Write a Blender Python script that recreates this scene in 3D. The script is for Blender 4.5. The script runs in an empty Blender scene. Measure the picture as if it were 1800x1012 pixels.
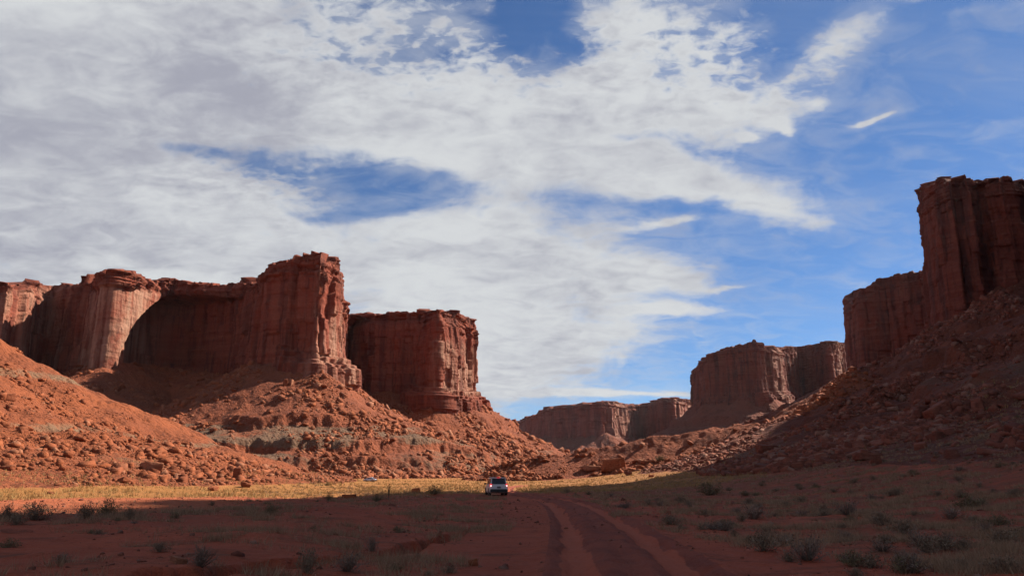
import bpy, math, random
import numpy as np
from mathutils import Vector, Matrix
from mathutils.geometry import delaunay_2d_cdt

R = math.radians
random.seed(7)
rng = np.random.default_rng(11)
scene = bpy.context.scene
COL = scene.collection

# ------------------------------------------------------------------ camera
CAMZ = 1.6
PITCH = R(13.46)
FPX = 1400.0                                   # focal length in pixels of an 1800 px wide frame
cam_d = bpy.data.cameras.new('camera')
cam_d.sensor_width = 36.0
cam_d.lens = 36.0 * FPX / 1800.0
cam_d.clip_start = 0.1
cam_d.clip_end = 60000
cam = bpy.data.objects.new('camera', cam_d)
COL.objects.link(cam)
cam.location = (0, 0, CAMZ)
cam.rotation_euler = (math.pi / 2 + PITCH, 0, 0)
scene.camera = cam

# ------------------------------------------------------------------ light
SUN_AHEAD = R(30)                              # how far the sun stands ahead of due right
SUN_ELEV = R(38)
SUN_POWER = 5.0
K_ALB = 0.66                                   # overall reflectance of this rock and soil
SKY = 0.058
HAZE = 0.000009
EXPOSURE = 1.08
SV = Vector((math.cos(SUN_ELEV) * math.cos(SUN_AHEAD), math.cos(SUN_ELEV) * math.sin(SUN_AHEAD), math.sin(SUN_ELEV)))
sun_d = bpy.data.lights.new('sun', 'SUN')
sun_d.energy = SUN_POWER
sun_d.angle = R(0.5)
sun_d.color = (1.0, 0.91, 0.78)
sun = bpy.data.objects.new('sun', sun_d)
COL.objects.link(sun)
sun.rotation_euler = SV.to_track_quat('Z', 'Y').to_euler()
sun.location = (200, 100, 300)

scene.view_settings.view_transform = 'Standard'
scene.view_settings.look = 'None'
scene.view_settings.gamma = 1.0
scene.view_settings.exposure = EXPOSURE
scene.render.engine = 'CYCLES'
scene.cycles.max_bounces = 5
scene.cycles.diffuse_bounces = 3
scene.cycles.transparent_max_bounces = 6
scene.cycles.volume_bounces = 0
scene.cycles.use_denoising = True


# ------------------------------------------------------------------ node helper
class NT:
    def __init__(self, tree):
        self.t = tree
        self.n = tree.nodes
        self.l = tree.links

    def new(self, typ, **kw):
        nd = self.n.new(typ)
        for k, v in kw.items():
            setattr(nd, k, v)
        return nd

    def put(self, sock, v):
        if hasattr(v, 'is_output') or isinstance(v, bpy.types.NodeSocket):
            self.l.new(v, sock)
        else:
            sock.default_value = v

    def math(self, op, a, b=None, c=None, clamp=False):
        nd = self.new('ShaderNodeMath', operation=op)
        nd.use_clamp = clamp
        self.put(nd.inputs[0], a)
        if b is not None:
            self.put(nd.inputs[1], b)
        if c is not None:
            self.put(nd.inputs[2], c)
        return nd.outputs[0]

    def vmath(self, op, a, b=None, out=0):
        nd = self.new('ShaderNodeVectorMath', operation=op)
        self.put(nd.inputs[0], a)
        if b is not None:
            self.put(nd.inputs[1], b)
        return nd.outputs[out]

    def noise(self, vec, scale, detail=4, rough=0.55, dist=0.0, lac=2.0):
        nd = self.new('ShaderNodeTexNoise')
        self.put(nd.inputs['Vector'], vec)
        nd.inputs['Scale'].default_value = scale
        nd.inputs['Detail'].default_value = detail
        nd.inputs['Roughness'].default_value = rough
        nd.inputs['Distortion'].default_value = dist
        nd.inputs['Lacunarity'].default_value = lac
        return nd.outputs['Fac']

    def mapping(self, vec, loc=(0, 0, 0), rot=(0, 0, 0), scale=(1, 1, 1), typ='POINT'):
        nd = self.new('ShaderNodeMapping', vector_type=typ)
        self.put(nd.inputs['Vector'], vec)
        nd.inputs['Location'].default_value = loc
        nd.inputs['Rotation'].default_value = rot
        nd.inputs['Scale'].default_value = scale
        return nd.outputs[0]

    def ramp(self, v, lo, hi, a=0.0, b=1.0, smooth=True):
        nd = self.new('ShaderNodeMapRange')
        nd.interpolation_type = 'SMOOTHSTEP' if smooth else 'LINEAR'
        self.put(nd.inputs['Value'], v)
        nd.inputs['From Min'].default_value = lo
        nd.inputs['From Max'].default_value = hi
        nd.inputs['To Min'].default_value = a
        nd.inputs['To Max'].default_value = b
        return nd.outputs[0]

    def mix(self, f, a, b, blend='MIX'):
        nd = self.new('ShaderNodeMix', data_type='RGBA', blend_type=blend)
        self.put(nd.inputs[0], f)
        for s, v in ((nd.inputs[6], a), (nd.inputs[7], b)):
            if isinstance(v, tuple):
                s.default_value = (v[0], v[1], v[2], 1.0)
            else:
                self.put(s, v)
        return nd.outputs[2]

    def dim(self, c):
        return self.mix(1.0, c, (K_ALB, K_ALB * 0.88, K_ALB * 0.80), 'MULTIPLY')

    def attr(self, name):
        return self.new('ShaderNodeAttribute', attribute_name=name).outputs['Fac']


# ------------------------------------------------------------------ sky and clouds
world = bpy.data.worlds.new('World')
scene.world = world
world.use_nodes = True
W = NT(world.node_tree)
W.n.clear()
w_out = W.new('ShaderNodeOutputWorld')
w_bg = W.new('ShaderNodeBackground')
w_bg.inputs['Strength'].default_value = SKY
W.l.new(w_bg.outputs[0], w_out.inputs['Surface'])
sky = W.new('ShaderNodeTexSky', sky_type='NISHITA')
sky.sun_disc = False
sky.sun_elevation = SUN_ELEV
sky.sun_rotation = math.atan2(SV.x, SV.y)
sky.altitude = 1300
sky.air_density = 0.9
sky.dust_density = 0.3
sky.ozone_density = 3.0
dirv = W.new('ShaderNodeTexCoord').outputs['Generated']
# compass-fixed chart of the sky: tangent chart about the direction the valley runs (north, 13.46 degrees up)
fw = (0.0, math.cos(PITCH), math.sin(PITCH))
up = (0.0, -math.sin(PITCH), math.cos(PITCH))
dF = W.math('MAXIMUM', W.vmath('DOT_PRODUCT', dirv, fw, 1), 0.12)
dU = W.vmath('DOT_PRODUCT', dirv, up, 1)
sep = W.new('ShaderNodeSeparateXYZ')
W.put(sep.inputs[0], dirv)
cu = W.math('DIVIDE', sep.outputs[0], dF)
cv = W.math('DIVIDE', dU, dF)
chart0 = W.new('ShaderNodeCombineXYZ')
W.put(chart0.inputs[0], cu)
W.put(chart0.inputs[1], cv)
chart0 = chart0.outputs[0]
# cloud-deck plane coordinates (perspective squeezes them toward the horizon)
dz = W.math('MAXIMUM', W.math('ADD', sep.outputs[2], 0.24), 0.10)
qx = W.math('DIVIDE', sep.outputs[0], dz)
qy = W.math('DIVIDE', sep.outputs[1], dz)
q = W.new('ShaderNodeCombineXYZ')
W.put(q.inputs[0], qx)
W.put(q.inputs[1], qy)
q = q.outputs[0]
# ragged edges: warp the chart with cloud noise
wn = W.new('ShaderNodeTexNoise')
W.put(wn.inputs['Vector'], q)
wn.inputs['Scale'].default_value = 2.3
wn.inputs['Detail'].default_value = 5
wn.inputs['Roughness'].default_value = 0.6
wv = W.vmath('SUBTRACT', wn.outputs['Color'], (0.5, 0.5, 0.5))
wv = W.vmath('MULTIPLY', wv, (0.16, 0.09, 0.0))
chart = W.vmath('ADD', chart0, wv)
chart2 = W.vmath('ADD', chart0, W.vmath('MULTIPLY', wv, (0.8, 0.75, 0.0)))
chart1 = W.vmath('ADD', chart0, W.vmath('MULTIPLY', wv, (0.35, 0.22, 0.0)))


def blob(vec, cx, cy, rx, ry, ang, amp, acc):
    m = W.mapping(vec, loc=((cx - 900) / FPX, (506 - cy) / FPX, 0), rot=(0, 0, R(-ang)), scale=(rx / FPX, ry / FPX, 1), typ='TEXTURE')
    d = W.vmath('DOT_PRODUCT', m, m, 1)
    e = W.math('POWER', 2.718, W.math('MULTIPLY', d, -1.0))
    return W.math('MULTIPLY_ADD', e, amp, acc)


CLOUDS = [  # centre x, y, radius x, y, tilt (clockwise), weight
    (150, 120, 760, 330, 0, 2.2), (200, 430, 620, 190, 0, 1.6), (880, 560, 270, 175, 0, 1.8), (960, 240, 340, 125, 0, 1.8),
    (1250, 180, 230, 48, -2, 1.2), (1290, 340, 230, 36, 8, 1.25), (1140, 50, 170, 75, 0, 1.5), (1470, 75, 130, 42, -30, 1.0), (1560, 20, 120, 26, -32, 0.8),
    (1130, 470, 150, 34, 2, 1.2), (1190, 545, 110, 13, 0, 1.25), (1030, 610, 130, 38, -8, 0.95), (1080, 692, 190, 6, 0, 1.7),
    (1290, 506, 60, 6, 2, 1.2), (860, 680, 130, 40, 0, 0.8), (1530, 210, 26, 9, -8, 1.25), (1560, 199, 30, 8, -28, 1.3), (1590, 190, 40, 6, -15, 0.5), (1368, 207, 30, 14, 10, 1.2), (1396, 222, 18, 7, 10, 1.2),
    (1160, 399, 110, 7, -7, 0.85), (1318, 241, 20, 7, 0, 1.2), (1450, 168, 30, 10, 0, 0.8), (1700, 250, 260, 20, -10, 0.22), (1640, 120, 240, 30, -16, 0.2),
    (1440, 385, 90, 12, 18, 0.6), (1700, 5, 50, 8, -5, 0.5),
    (620, 308, 320, 56, 7, -1.7), (720, 322, 170, 34, 0, -0.7), (640, 374, 150, 12, -2, -0.9), (350, 262, 90, 18, 12, -0.9), (935, 46, 84, 58, -8, -2.3), (1030, 88, 90, 22, -10, -1.1),
    (1390, 40, 52, 52, -20, -1.0), (1190, 372, 130, 16, 2, -1.1), (720, 95, 70, 22, 0, -0.75), (1100, 238, 55, 14, 0, -0.7), (1360, 120, 40, 16, -20, -0.8),
    (1310, 20, 60, 30, 0, -0.5), (420, 330, 70, 26, 10, 0.7)]
acc = -1.02
for c in CLOUDS:
    acc = blob(chart if c[3] > 16 else (chart1 if c[1] > 600 else chart2), *c, acc)
front = W.ramp(W.vmath('DOT_PRODUCT', dirv, fw, 1), 0.25, 0.6)
acc = W.math('ADD', W.math('MULTIPLY', acc, front), W.math('MULTIPLY', W.math('SUBTRACT', 1.0, front), -0.15))
n_big = W.noise(W.mapping(q, rot=(0, 0, R(25)), scale=(1.0, 0.7, 1)), 3.6, 12, 0.58, 0.7)
n_mid = W.noise(W.mapping(q, loc=(3, 7, 0), rot=(0, 0, R(-20)), scale=(0.8, 1.2, 1)), 11.0, 9, 0.58, 0.8)
n_puff = W.noise(W.mapping(q, rot=(0, 0, R(15)), scale=(1.0, 1.4, 1)), 30.0, 5, 0.52, 0.4)
n_streak = W.noise(W.mapping(q, rot=(0, 0, R(62)), scale=(0.30, 2.2, 1)), 2.2, 9, 0.58, 0.5)
mott = blob(chart0, 780, 80, 460, 110, 0, 1.0, 0.12)
mott = blob(chart0, 420, 320, 200, 40, 0, 0.7, mott)
mott = blob(chart0, 1350, 110, 260, 120, 0, 0.6, mott)
nz = W.math('ADD', W.math('MULTIPLY', W.math('SUBTRACT', n_big, 0.5), 2.9), W.math('MULTIPLY', W.math('SUBTRACT', n_mid, 0.5), 1.7))
nz = W.math('ADD', nz, W.math('MULTIPLY', W.math('SUBTRACT', n_streak, 0.5), 1.0))
nz = W.math('ADD', nz, W.math('MULTIPLY', W.math('MULTIPLY', W.math('SUBTRACT', n_puff, 0.5), 3.4), mott))
dens = W.math('ADD', acc, nz)
cover = W.ramp(dens, -0.7, 0.75)
veil = W.math('MULTIPLY', W.ramp(W.math('ADD', acc, W.math('MULTIPLY', W.math('SUBTRACT', n_mid, 0.5), 4.2)), -1.5, 1.0), 0.44)
cover = W.math('MAXIMUM', cover, veil)
cirrus = W.math('MULTIPLY', W.ramp(n_streak, 0.42, 0.85), 0.20)
cover = W.math('MAXIMUM', cover, cirrus)
# grey undersides where the deck is thick
gacc = 0.0
for c in [(60, 170, 360, 130, 0, 0.75), (60, 430, 330, 60, 0, 0.7), (330, 130, 260, 40, 12, 0.35), (690, 205, 130, 28, 0, 0.5), (620, 455, 260, 20, 0, 0.3), (960, 650, 120, 40, 0, 0.35),
          (1000, 410, 90, 20, 0, 0.15)]:
    gacc = blob(chart, *c, gacc)
n_g = W.noise(W.mapping(q, rot=(0, 0, R(30)), scale=(1, 0.8, 1)), 2.4, 9, 0.62, 0.2)
grey = W.math('ADD', gacc, W.math('MULTIPLY', W.math('SUBTRACT', n_g, 0.48), 2.6))
grey = W.math('ADD', grey, W.math('MULTIPLY', W.math('SUBTRACT', n_mid, 0.5), 1.5))
grey = W.math('ADD', grey, W.math('MULTIPLY', W.math('MULTIPLY', W.math('SUBTRACT', n_puff, 0.5), 1.6), mott))
grey = W.ramp(grey, -0.25, 1.05)
CL = 1.0 / (SKY * 2 ** EXPOSURE)
white = tuple(v * CL for v in (0.66, 0.68, 0.70))
lilac = tuple(v * CL for v in (0.37, 0.38, 0.45))
ccol = W.mix(grey, white, lilac)
skyc = W.mix(1.0, sky.outputs[0], (0.48, 0.67, 0.86), 'MULTIPLY')
W.put(w_bg.inputs['Color'], W.mix(cover, skyc, ccol))
world.cycles.sampling_method = 'MANUAL'
world.cycles.sample_map_resolution = 512


# ------------------------------------------------------------------ numpy helpers
def _hash(ix, iy, seed):
    h = (ix.astype(np.int64) * 374761393 + iy.astype(np.int64) * 668265263 + seed * 1442695041) & 0xFFFFFFFF
    h = ((h ^ (h >> 13)) * 1274126177) & 0xFFFFFFFF
    h = ((h ^ (h >> 16)) * 2246822519) & 0xFFFFFFFF
    return ((h ^ (h >> 15)) & 0xFFFFFF) / float(0xFFFFFF)


def vn(x, y, seed=0):
    """value noise in -1..1"""
    x = np.asarray(x, float)
    y = np.asarray(y, float)
    xi = np.floor(x)
    yi = np.floor(y)
    fx = x - xi
    fy = y - yi
    fx = fx * fx * fx * (fx * (fx * 6 - 15) + 10)
    fy = fy * fy * fy * (fy * (fy * 6 - 15) + 10)
    a = _hash(xi, yi, seed)
    b = _hash(xi + 1, yi, seed)
    c = _hash(xi, yi + 1, seed)
    d = _hash(xi + 1, yi + 1, seed)
    return ((a + (b - a) * fx) * (1 - fy) + (c + (d - c) * fx) * fy) * 2 - 1


def fbm(x, y, octv=4, seed=0, gain=0.5):
    s = 0
    a = 1.0
    for o in range(octv):
        s = s + a * vn(x * 2.03 ** o + 17.3 * o, y * 2.03 ** o - 9.1 * o, seed + o)
        a *= gain
    return s


def cells(s, w, seed, tilt=False):
    """1-D jittered cells: id, gap between the two nearest centres"""
    k = np.floor(s / w)
    best = np.full(s.shape, 1e9)
    sec = np.full(s.shape, 1e9)
    bid = np.zeros(s.shape)
    off = np.zeros(s.shape)
    for o in (-2, -1, 0, 1, 2):
        kk = k + o
        c = (kk + 0.5 + 0.8 * (_hash(kk, kk * 0, seed) - 0.5)) * w
        d = np.abs(s - c)
        m = d < best
        sec = np.where(m, best, np.minimum(sec, d))
        bid = np.where(m, kk, bid)
        off = np.where(m, s - c, off)
        best = np.where(m, d, best)
    if tilt:
        return bid, sec - best, off
    return bid, sec - best


def cells2(x, y, seed):
    xi = np.floor(x)
    yi = np.floor(y)
    best = np.full(x.shape, 1e9)
    sec = np.full(x.shape, 1e9)
    val = np.zeros(x.shape)
    for ox in (-1, 0, 1):
        for oy in (-1, 0, 1):
            a = xi + ox
            b = yi + oy
            d = np.hypot(x - (a + _hash(a, b, seed)), y - (b + _hash(a, b, seed + 5)))
            m = d < best
            sec = np.where(m, best, np.minimum(sec, d))
            val = np.where(m, _hash(a, b, seed + 9), val)
            best = np.where(m, d, best)
    return val, sec - best


def hsh(i, seed):
    return _hash(i, i * 0 + 3, seed)


def sstep(x, a, b):
    t = np.clip((x - a) / (b - a), 0, 1)
    return t * t * (3 - 2 * t)


def zat(py, Y):
    return CAMZ + Y * math.tan(PITCH + math.atan((506 - py) / FPX))


def xat(px, Y, z):
    return (px - 900) / FPX * (Y * math.cos(PITCH) + (z - CAMZ) * math.sin(PITCH))


def make_obj(name, V, F, mat, attrs=None, smooth=False, mats=None, midx=None):
    V = np.ascontiguousarray(V, dtype=np.float32)
    F = np.ascontiguousarray(F, dtype=np.int32)
    k = F.shape[1]
    me = bpy.data.meshes.new(name)
    me.vertices.add(len(V))
    me.vertices.foreach_set('co', V.ravel())
    me.loops.add(F.size)
    me.loops.foreach_set('vertex_index', F.ravel())
    me.polygons.add(len(F))
    me.polygons.foreach_set('loop_start', np.arange(0, F.size, k, dtype=np.int32))
    me.polygons.foreach_set('loop_total', np.full(len(F), k, np.int32))
    if smooth:
        me.polygons.foreach_set('use_smooth', np.ones(len(F), bool))
    for a, v in (attrs or {}).items():
        at = me.attributes.new(a, 'FLOAT', 'POINT')
        at.data.foreach_set('value', np.ascontiguousarray(v, dtype=np.float32))
    me.update(calc_edges=True)
    for m in (mats or [mat]):
        me.materials.append(m)
    if midx is not None:
        me.polygons.foreach_set('material_index', np.ascontiguousarray(midx, dtype=np.int32))
    ob = bpy.data.objects.new(name, me)
    COL.objects.link(ob)
    return ob


def tag(o, label=None, cat=None, group=None, kind=None):
    if label:
        o['label'] = label
    if cat:
        o['category'] = cat
    if group:
        o['group'] = group
    if kind:
        o['kind'] = kind
    return o


# ------------------------------------------------------------------ materials
def new_mat(name, rough=0.95, spec=0.15):
    m = bpy.data.materials.new(name)
    m.use_nodes = True
    N = NT(m.node_tree)
    b = m.node_tree.nodes['Principled BSDF']
    b.inputs['Roughness'].default_value = rough
    b.inputs['Specular IOR Level'].default_value = spec
    return m, N, b


def bump(N, b, h, dist, strength=1.0):
    nd = N.new('ShaderNodeBump')
    nd.inputs['Strength'].default_value = strength
    nd.inputs['Distance'].default_value = dist
    N.put(nd.inputs['Height'], h)
    N.l.new(nd.outputs[0], b.inputs['Normal'])


def wall_material(name, base, light, varnish, k=1.0, dark=0.6):
    m, N, b = new_mat(name)
    P = N.new('ShaderNodeNewGeometry').outputs['Position']
    Pk = N.vmath('MULTIPLY', P, (1 / k, 1 / k, 1 / k))
    streak = N.noise(N.mapping(Pk, scale=(0.14, 0.14, 0.009)), 1.0, 6, 0.6, 0.3)
    streak2 = N.noise(N.mapping(Pk, scale=(0.5, 0.5, 0.022)), 1.0, 5, 0.6, 0.2)
    band = N.noise(N.mapping(Pk, scale=(0.012, 0.012, 0.35)), 1.0, 6, 0.65, 0.2)
    blot = N.noise(N.mapping(Pk, scale=(0.04, 0.04, 0.03)), 1.0, 6, 0.6, 0.6)
    fine = N.noise(Pk, 0.9, 6, 0.65)
    c = N.mix(N.ramp(band, 0.35, 0.68), base, light)
    c = N.mix(N.ramp(blot, 0.42, 0.7, 0, 0.8), c, tuple(v * f for v, f in zip(base, (1.25, 1.05, 0.95))))
    v = N.math('MULTIPLY', N.ramp(streak, 0.47, 0.60), N.ramp(blot, 0.7, 0.35, 0.35, 1.0))
    c = N.mix(N.math('MULTIPLY', v, dark), c, varnish)
    c = N.mix(N.ramp(streak2, 0.54, 0.66, 0, 0.55), c, varnish)
    c = N.mix(N.ramp(fine, 0.3, 0.7, 0, 0.35), c, tuple(x * 0.62 for x in base))
    pale = N.math('MULTIPLY', N.attr('pale'), N.ramp(N.math('ADD', streak, N.math('MULTIPLY', blot, 0.6)), 0.95, 0.62))  # paler tone, partly painting in the sunlight on sun-facing walls
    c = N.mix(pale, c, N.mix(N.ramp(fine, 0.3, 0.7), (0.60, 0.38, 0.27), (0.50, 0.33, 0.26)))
    N.put(b.inputs['Base Color'], N.dim(c))
    h = N.math('ADD', N.math('MULTIPLY', fine, 0.7), N.math('ADD', N.math('MULTIPLY', band, 1.3), streak2))
    bump(N, b, h, 0.9 * k, 0.8)
    return m


M_wall_left = wall_material('red_sandstone', (0.31, 0.090, 0.058), (0.40, 0.140, 0.092), (0.055, 0.028, 0.030))
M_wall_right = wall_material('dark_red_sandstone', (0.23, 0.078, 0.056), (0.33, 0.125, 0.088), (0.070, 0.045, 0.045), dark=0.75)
M_wall_far = wall_material('distant_sandstone', (0.29, 0.100, 0.075), (0.36, 0.150, 0.112), (0.09, 0.046, 0.048), k=2.2, dark=0.55)


def talus_material(name, c1, c2, c3, k=1.0):
    m, N, b = new_mat(name)
    P = N.new('ShaderNodeNewGeometry').outputs['Position']
    n1 = N.noise(P, 0.035 / k, 7, 0.62, 0.4)
    n2 = N.noise(P, 0.35 / k, 6, 0.68)
    n3 = N.noise(P, 1.7 / k, 4, 0.6)
    vor = N.new('ShaderNodeTexVoronoi')
    N.put(vor.inputs['Vector'], P)
    vor.inputs['Scale'].default_value = 0.75 / k
    c = N.mix(N.ramp(n1, 0.35, 0.65), c1, c2)
    c = N.mix(N.ramp(n2, 0.48, 0.72, 0, 0.7), c, tuple(v * 0.55 for v in c2))
    c = N.mix(N.ramp(n3, 0.5, 0.75, 0, 0.5), c, tuple(min(1, v * 1.3) for v in c1))
    g = N.math('ADD', N.attr('gray'), N.math('MULTIPLY', N.math('SUBTRACT', n2, 0.5), 0.9))
    c = N.mix(N.ramp(g, 0.3, 0.7, 0, 0.85), c, c3)
    N.put(b.inputs['Base Color'], N.dim(c))
    h = N.math('ADD', N.math('MULTIPLY', n2, 1.5), N.math('ADD', N.math('MULTIPLY', n3, 0.5), N.math('MULTIPLY', vor.outputs['Distance'], -0.5)))
    bump(N, b, h, 1.1 * k, 0.9)
    return m


M_tal_orange = talus_material('orange_scree', (0.40, 0.130, 0.056), (0.31, 0.102, 0.050), (0.30, 0.22, 0.145))
M_tal_red = talus_material('red_scree', (0.375, 0.126, 0.064), (0.275, 0.093, 0.053), (0.23, 0.165, 0.115))
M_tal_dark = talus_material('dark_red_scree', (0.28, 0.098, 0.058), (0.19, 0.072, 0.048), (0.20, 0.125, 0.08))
M_tal_far = talus_material('distant_scree', (0.29, 0.105, 0.068), (0.22, 0.085, 0.06), (0.22, 0.14, 0.105), 3.0)


def floor_material():
    m, N, b = new_mat('valley_soil')
    P = N.new('ShaderNodeNewGeometry').outputs['Position']
    n1 = N.noise(P, 0.09, 7, 0.65, 0.5)
    n2 = N.noise(N.mapping(P, scale=(0.7, 1.0, 1)), 0.9, 6, 0.7, 0.3)
    n3 = N.noise(P, 6.0, 5, 0.7)
    c = N.mix(N.ramp(n1, 0.35, 0.65), (0.60, 0.185, 0.105), (0.46, 0.14, 0.085))
    c = N.mix(N.ramp(n2, 0.5, 0.7, 0, 0.75), c, (0.22, 0.078, 0.048))
    sand = N.attr('sand')
    c = N.mix(N.ramp(sand, 0.2, 0.8, 0, 0.9), c, N.mix(n2, (0.60, 0.235, 0.125), (0.50, 0.19, 0.10)))
    g = N.math('ADD', N.attr('grass'), N.math('MULTIPLY', N.math('SUBTRACT', n2, 0.5), 1.6))
    gc = N.mix(N.ramp(n1, 0.4, 0.62), (0.50, 0.30, 0.115), (0.42, 0.265, 0.09))
    c = N.mix(N.ramp(g, 0.3, 0.75, 0, 0.92), c, gc)
    s = N.math('ADD', N.attr('scrub'), N.math('MULTIPLY', N.math('SUBTRACT', n2, 0.5), 2.2))
    c = N.mix(N.ramp(s, 0.42, 0.95, 0, 0.62), c, (0.23, 0.135, 0.085))
    c = N.mix(N.ramp(n3, 0.45, 0.8, 0, 0.5), c, (0.26, 0.085, 0.055))
    N.put(b.inputs['Base Color'], N.dim(N.mix(1.0, c, (1.02, 0.86, 0.78), 'MULTIPLY')))
    h = N.math('ADD', N.math('MULTIPLY', n2, 1.0), N.math('MULTIPLY', n3, 0.22))
    bump(N, b, h, 0.42, 1.0)
    return m


M_floor = floor_material()


def track_material():
    m, N, b = new_mat('wheel_rut_soil')
    P = N.new('ShaderNodeNewGeometry').outputs['Position']
    n2 = N.noise(N.mapping(P, scale=(1.6, 0.5, 1)), 1.2, 6, 0.65, 0.3)
    n3 = N.noise(P, 7.0, 5, 0.7)
    rut = N.math('ADD', N.attr('rut'), N.math('MULTIPLY', N.math('SUBTRACT', n2, 0.5), 0.7))
    c0 = N.mix(N.ramp(n2, 0.4, 0.65), (0.50, 0.15, 0.092), (0.38, 0.118, 0.08))
    c = N.mix(N.ramp(rut, 0.38, 0.66), c0, N.mix(n2, (0.84, 0.255, 0.145), (0.68, 0.206, 0.118)))
    c = N.mix(N.ramp(n3, 0.5, 0.8, 0, 0.45), c, (0.25, 0.08, 0.052))
    N.put(b.inputs['Base Color'], N.dim(N.mix(1.0, c, (0.80, 0.72, 0.70), 'MULTIPLY')))
    bump(N, b, N.math('ADD', n2, N.math('MULTIPLY', n3, 0.4)), 0.22, 1.0)
    return m


M_track = track_material()


def rock_material(name, c1, c2, c3):
    m, N, b = new_mat(name)
    gi = N.new('ShaderNodeNewGeometry')
    rnd = gi.outputs['Random Per Island']
    oi = N.new('ShaderNodeObjectInfo').outputs['Random']
    r = N.math('FRACT', N.math('ADD', rnd, oi))
    P = gi.outputs['Position']
    n2 = N.noise(P, 1.4, 6, 0.65)
    n3 = N.noise(N.mapping(P, scale=(0.4, 0.4, 2.2)), 1.5, 4, 0.6)
    c = N.mix(N.ramp(r, 0.1, 0.9, smooth=False), c1, c2)
    c = N.mix(N.ramp(r, 0.82, 0.9, 0, 0.8), c, c3)
    c = N.mix(N.ramp(n2, 0.42, 0.7, 0, 0.6), c, tuple(v * 0.5 for v in c2))
    c = N.mix(N.ramp(n3, 0.5, 0.7, 0, 0.3), c, c3)
    N.put(b.inputs['Base Color'], N.dim(c))
    bump(N, b, N.math('ADD', n2, n3), 0.25, 0.8)
    return m


M_rock = rock_material('sandstone_boulder', (0.43, 0.146, 0.068), (0.29, 0.098, 0.052), (0.48, 0.23, 0.14))
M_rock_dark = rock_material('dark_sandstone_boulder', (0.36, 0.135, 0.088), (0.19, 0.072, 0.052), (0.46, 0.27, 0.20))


def plain(name, col, rough=0.6, metal=0.0, spec=0.4, emit=None, es=0.0):
    m, N, b = new_mat(name, rough, spec)
    P = N.new('ShaderNodeTexCoord').outputs['Object']
    n = N.noise(P, 6.0, 4, 0.6)
    N.put(b.inputs['Base Color'], N.mix(N.ramp(n, 0.3, 0.75, 0, 0.35), col, tuple(v * 0.7 for v in col)))
    b.inputs['Metallic'].default_value = metal
    if emit:
        b.inputs['Emission Color'].default_value = (*emit, 1)
        b.inputs['Emission Strength'].default_value = es
    return m


# ------------------------------------------------------------------ the cliffs (footprints)
def fp(lst):
    """(px, Y, py of rim, py of foot) -> (X, Y, z rim, z foot)"""
    out = []
    for px, Y, pt, pb in lst:
        zt, zb = zat(pt, Y), zat(pb, Y)
        out.append((xat(px, Y, 0.5 * (zt + zb)), Y, zt, zb))
    return out


FA = fp([(-330, 470, 470, 640), (-160, 500, 490, 645), (-70, 508, 500, 645), (4, 514, 502, 645), (14, 522, 502, 646), (74, 590, 499, 648), (88, 598, 496, 650), (128, 586, 491, 652), (166, 556, 486, 650), (178, 534, 476, 648), (193, 531, 476, 646),
         (284, 592, 492, 648), (300, 600, 494, 650), (380, 585, 494, 655), (430, 575, 493, 655), (470, 580, 493, 655)])
FB = fp([(420, 610, 497, 650), (438, 530, 492, 648), (447, 488, 476, 645), (464, 482, 466, 642), (508, 477, 447, 640), (560, 470, 450, 645), (568, 476, 462, 650), (588, 500, 455, 655), (597, 530, 480, 662), (604, 580, 545, 668), (606, 625, 548, 672)])
FC = fp([(590, 610, 556, 672), (612, 640, 551, 675), (650, 632, 548, 682), (715, 626, 544, 690), (740, 628, 547, 694), (768, 602, 549, 700), (790, 616, 548, 705), (810, 636, 552, 708), (823, 665, 560, 706), (828, 730, 565, 705)])
FD = fp([(880, 2350, 745, 772), (948, 2150, 726, 768), (952, 2120, 716, 766), (1010, 2010, 711, 765), (1058, 1940, 706, 764), (1068, 1945, 706, 765), (1100, 2090, 710, 768), (1106, 2150, 712, 770), (1135, 2170, 706, 770), (1176, 2040, 699, 768), (1184, 2050, 699, 766), (1216, 2220, 702, 764), (1260, 2320, 704, 764)])
FE = fp([(1218, 1340, 648, 728), (1222, 1290, 640, 716), (1240, 1250, 622, 708), (1290, 1225, 608, 706), (1330, 1210, 597, 702), (1352, 1210, 603, 700), (1376, 1275, 610, 698), (1380, 1400, 612, 700), (1405, 1450, 609, 700), (1450, 1400, 600, 690), (1462, 1372, 598, 685), (1496, 1480, 603, 680), (1540, 1520, 603, 670)])
FF = fp([(p_[0] + 8, *p_[1:]) for p_ in [(1496, 930, 545, 648), (1497, 860, 532, 640), (1510, 838, 515, 636), (1537, 828, 488, 630), (1580, 815, 479, 622), (1625, 800, 472, 610), (1700, 800, 465, 600)]])
FG = fp([(p_[0] + 27, *p_[1:]) for p_ in [(1662, 640, 360, 590), (1618, 560, 340, 582), (1612, 520, 332, 578), (1622, 500, 321, 570), (1655, 488, 309, 556), (1693, 482, 302, 535), (1706, 492, 309, 525), (1722, 484, 312, 515), (1772, 480, 312, 488), (1788, 486, 316, 478), (1802, 545, 338, 476), (1830, 570, 350, 470), (1880, 560, 350, 450), (1960, 520, 330, 420)]])


def closed(front, back, zb_low):
    return front + [(x, y, zt, zb_low) for (x, y, zt) in back]


CLIFFS = {}


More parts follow.
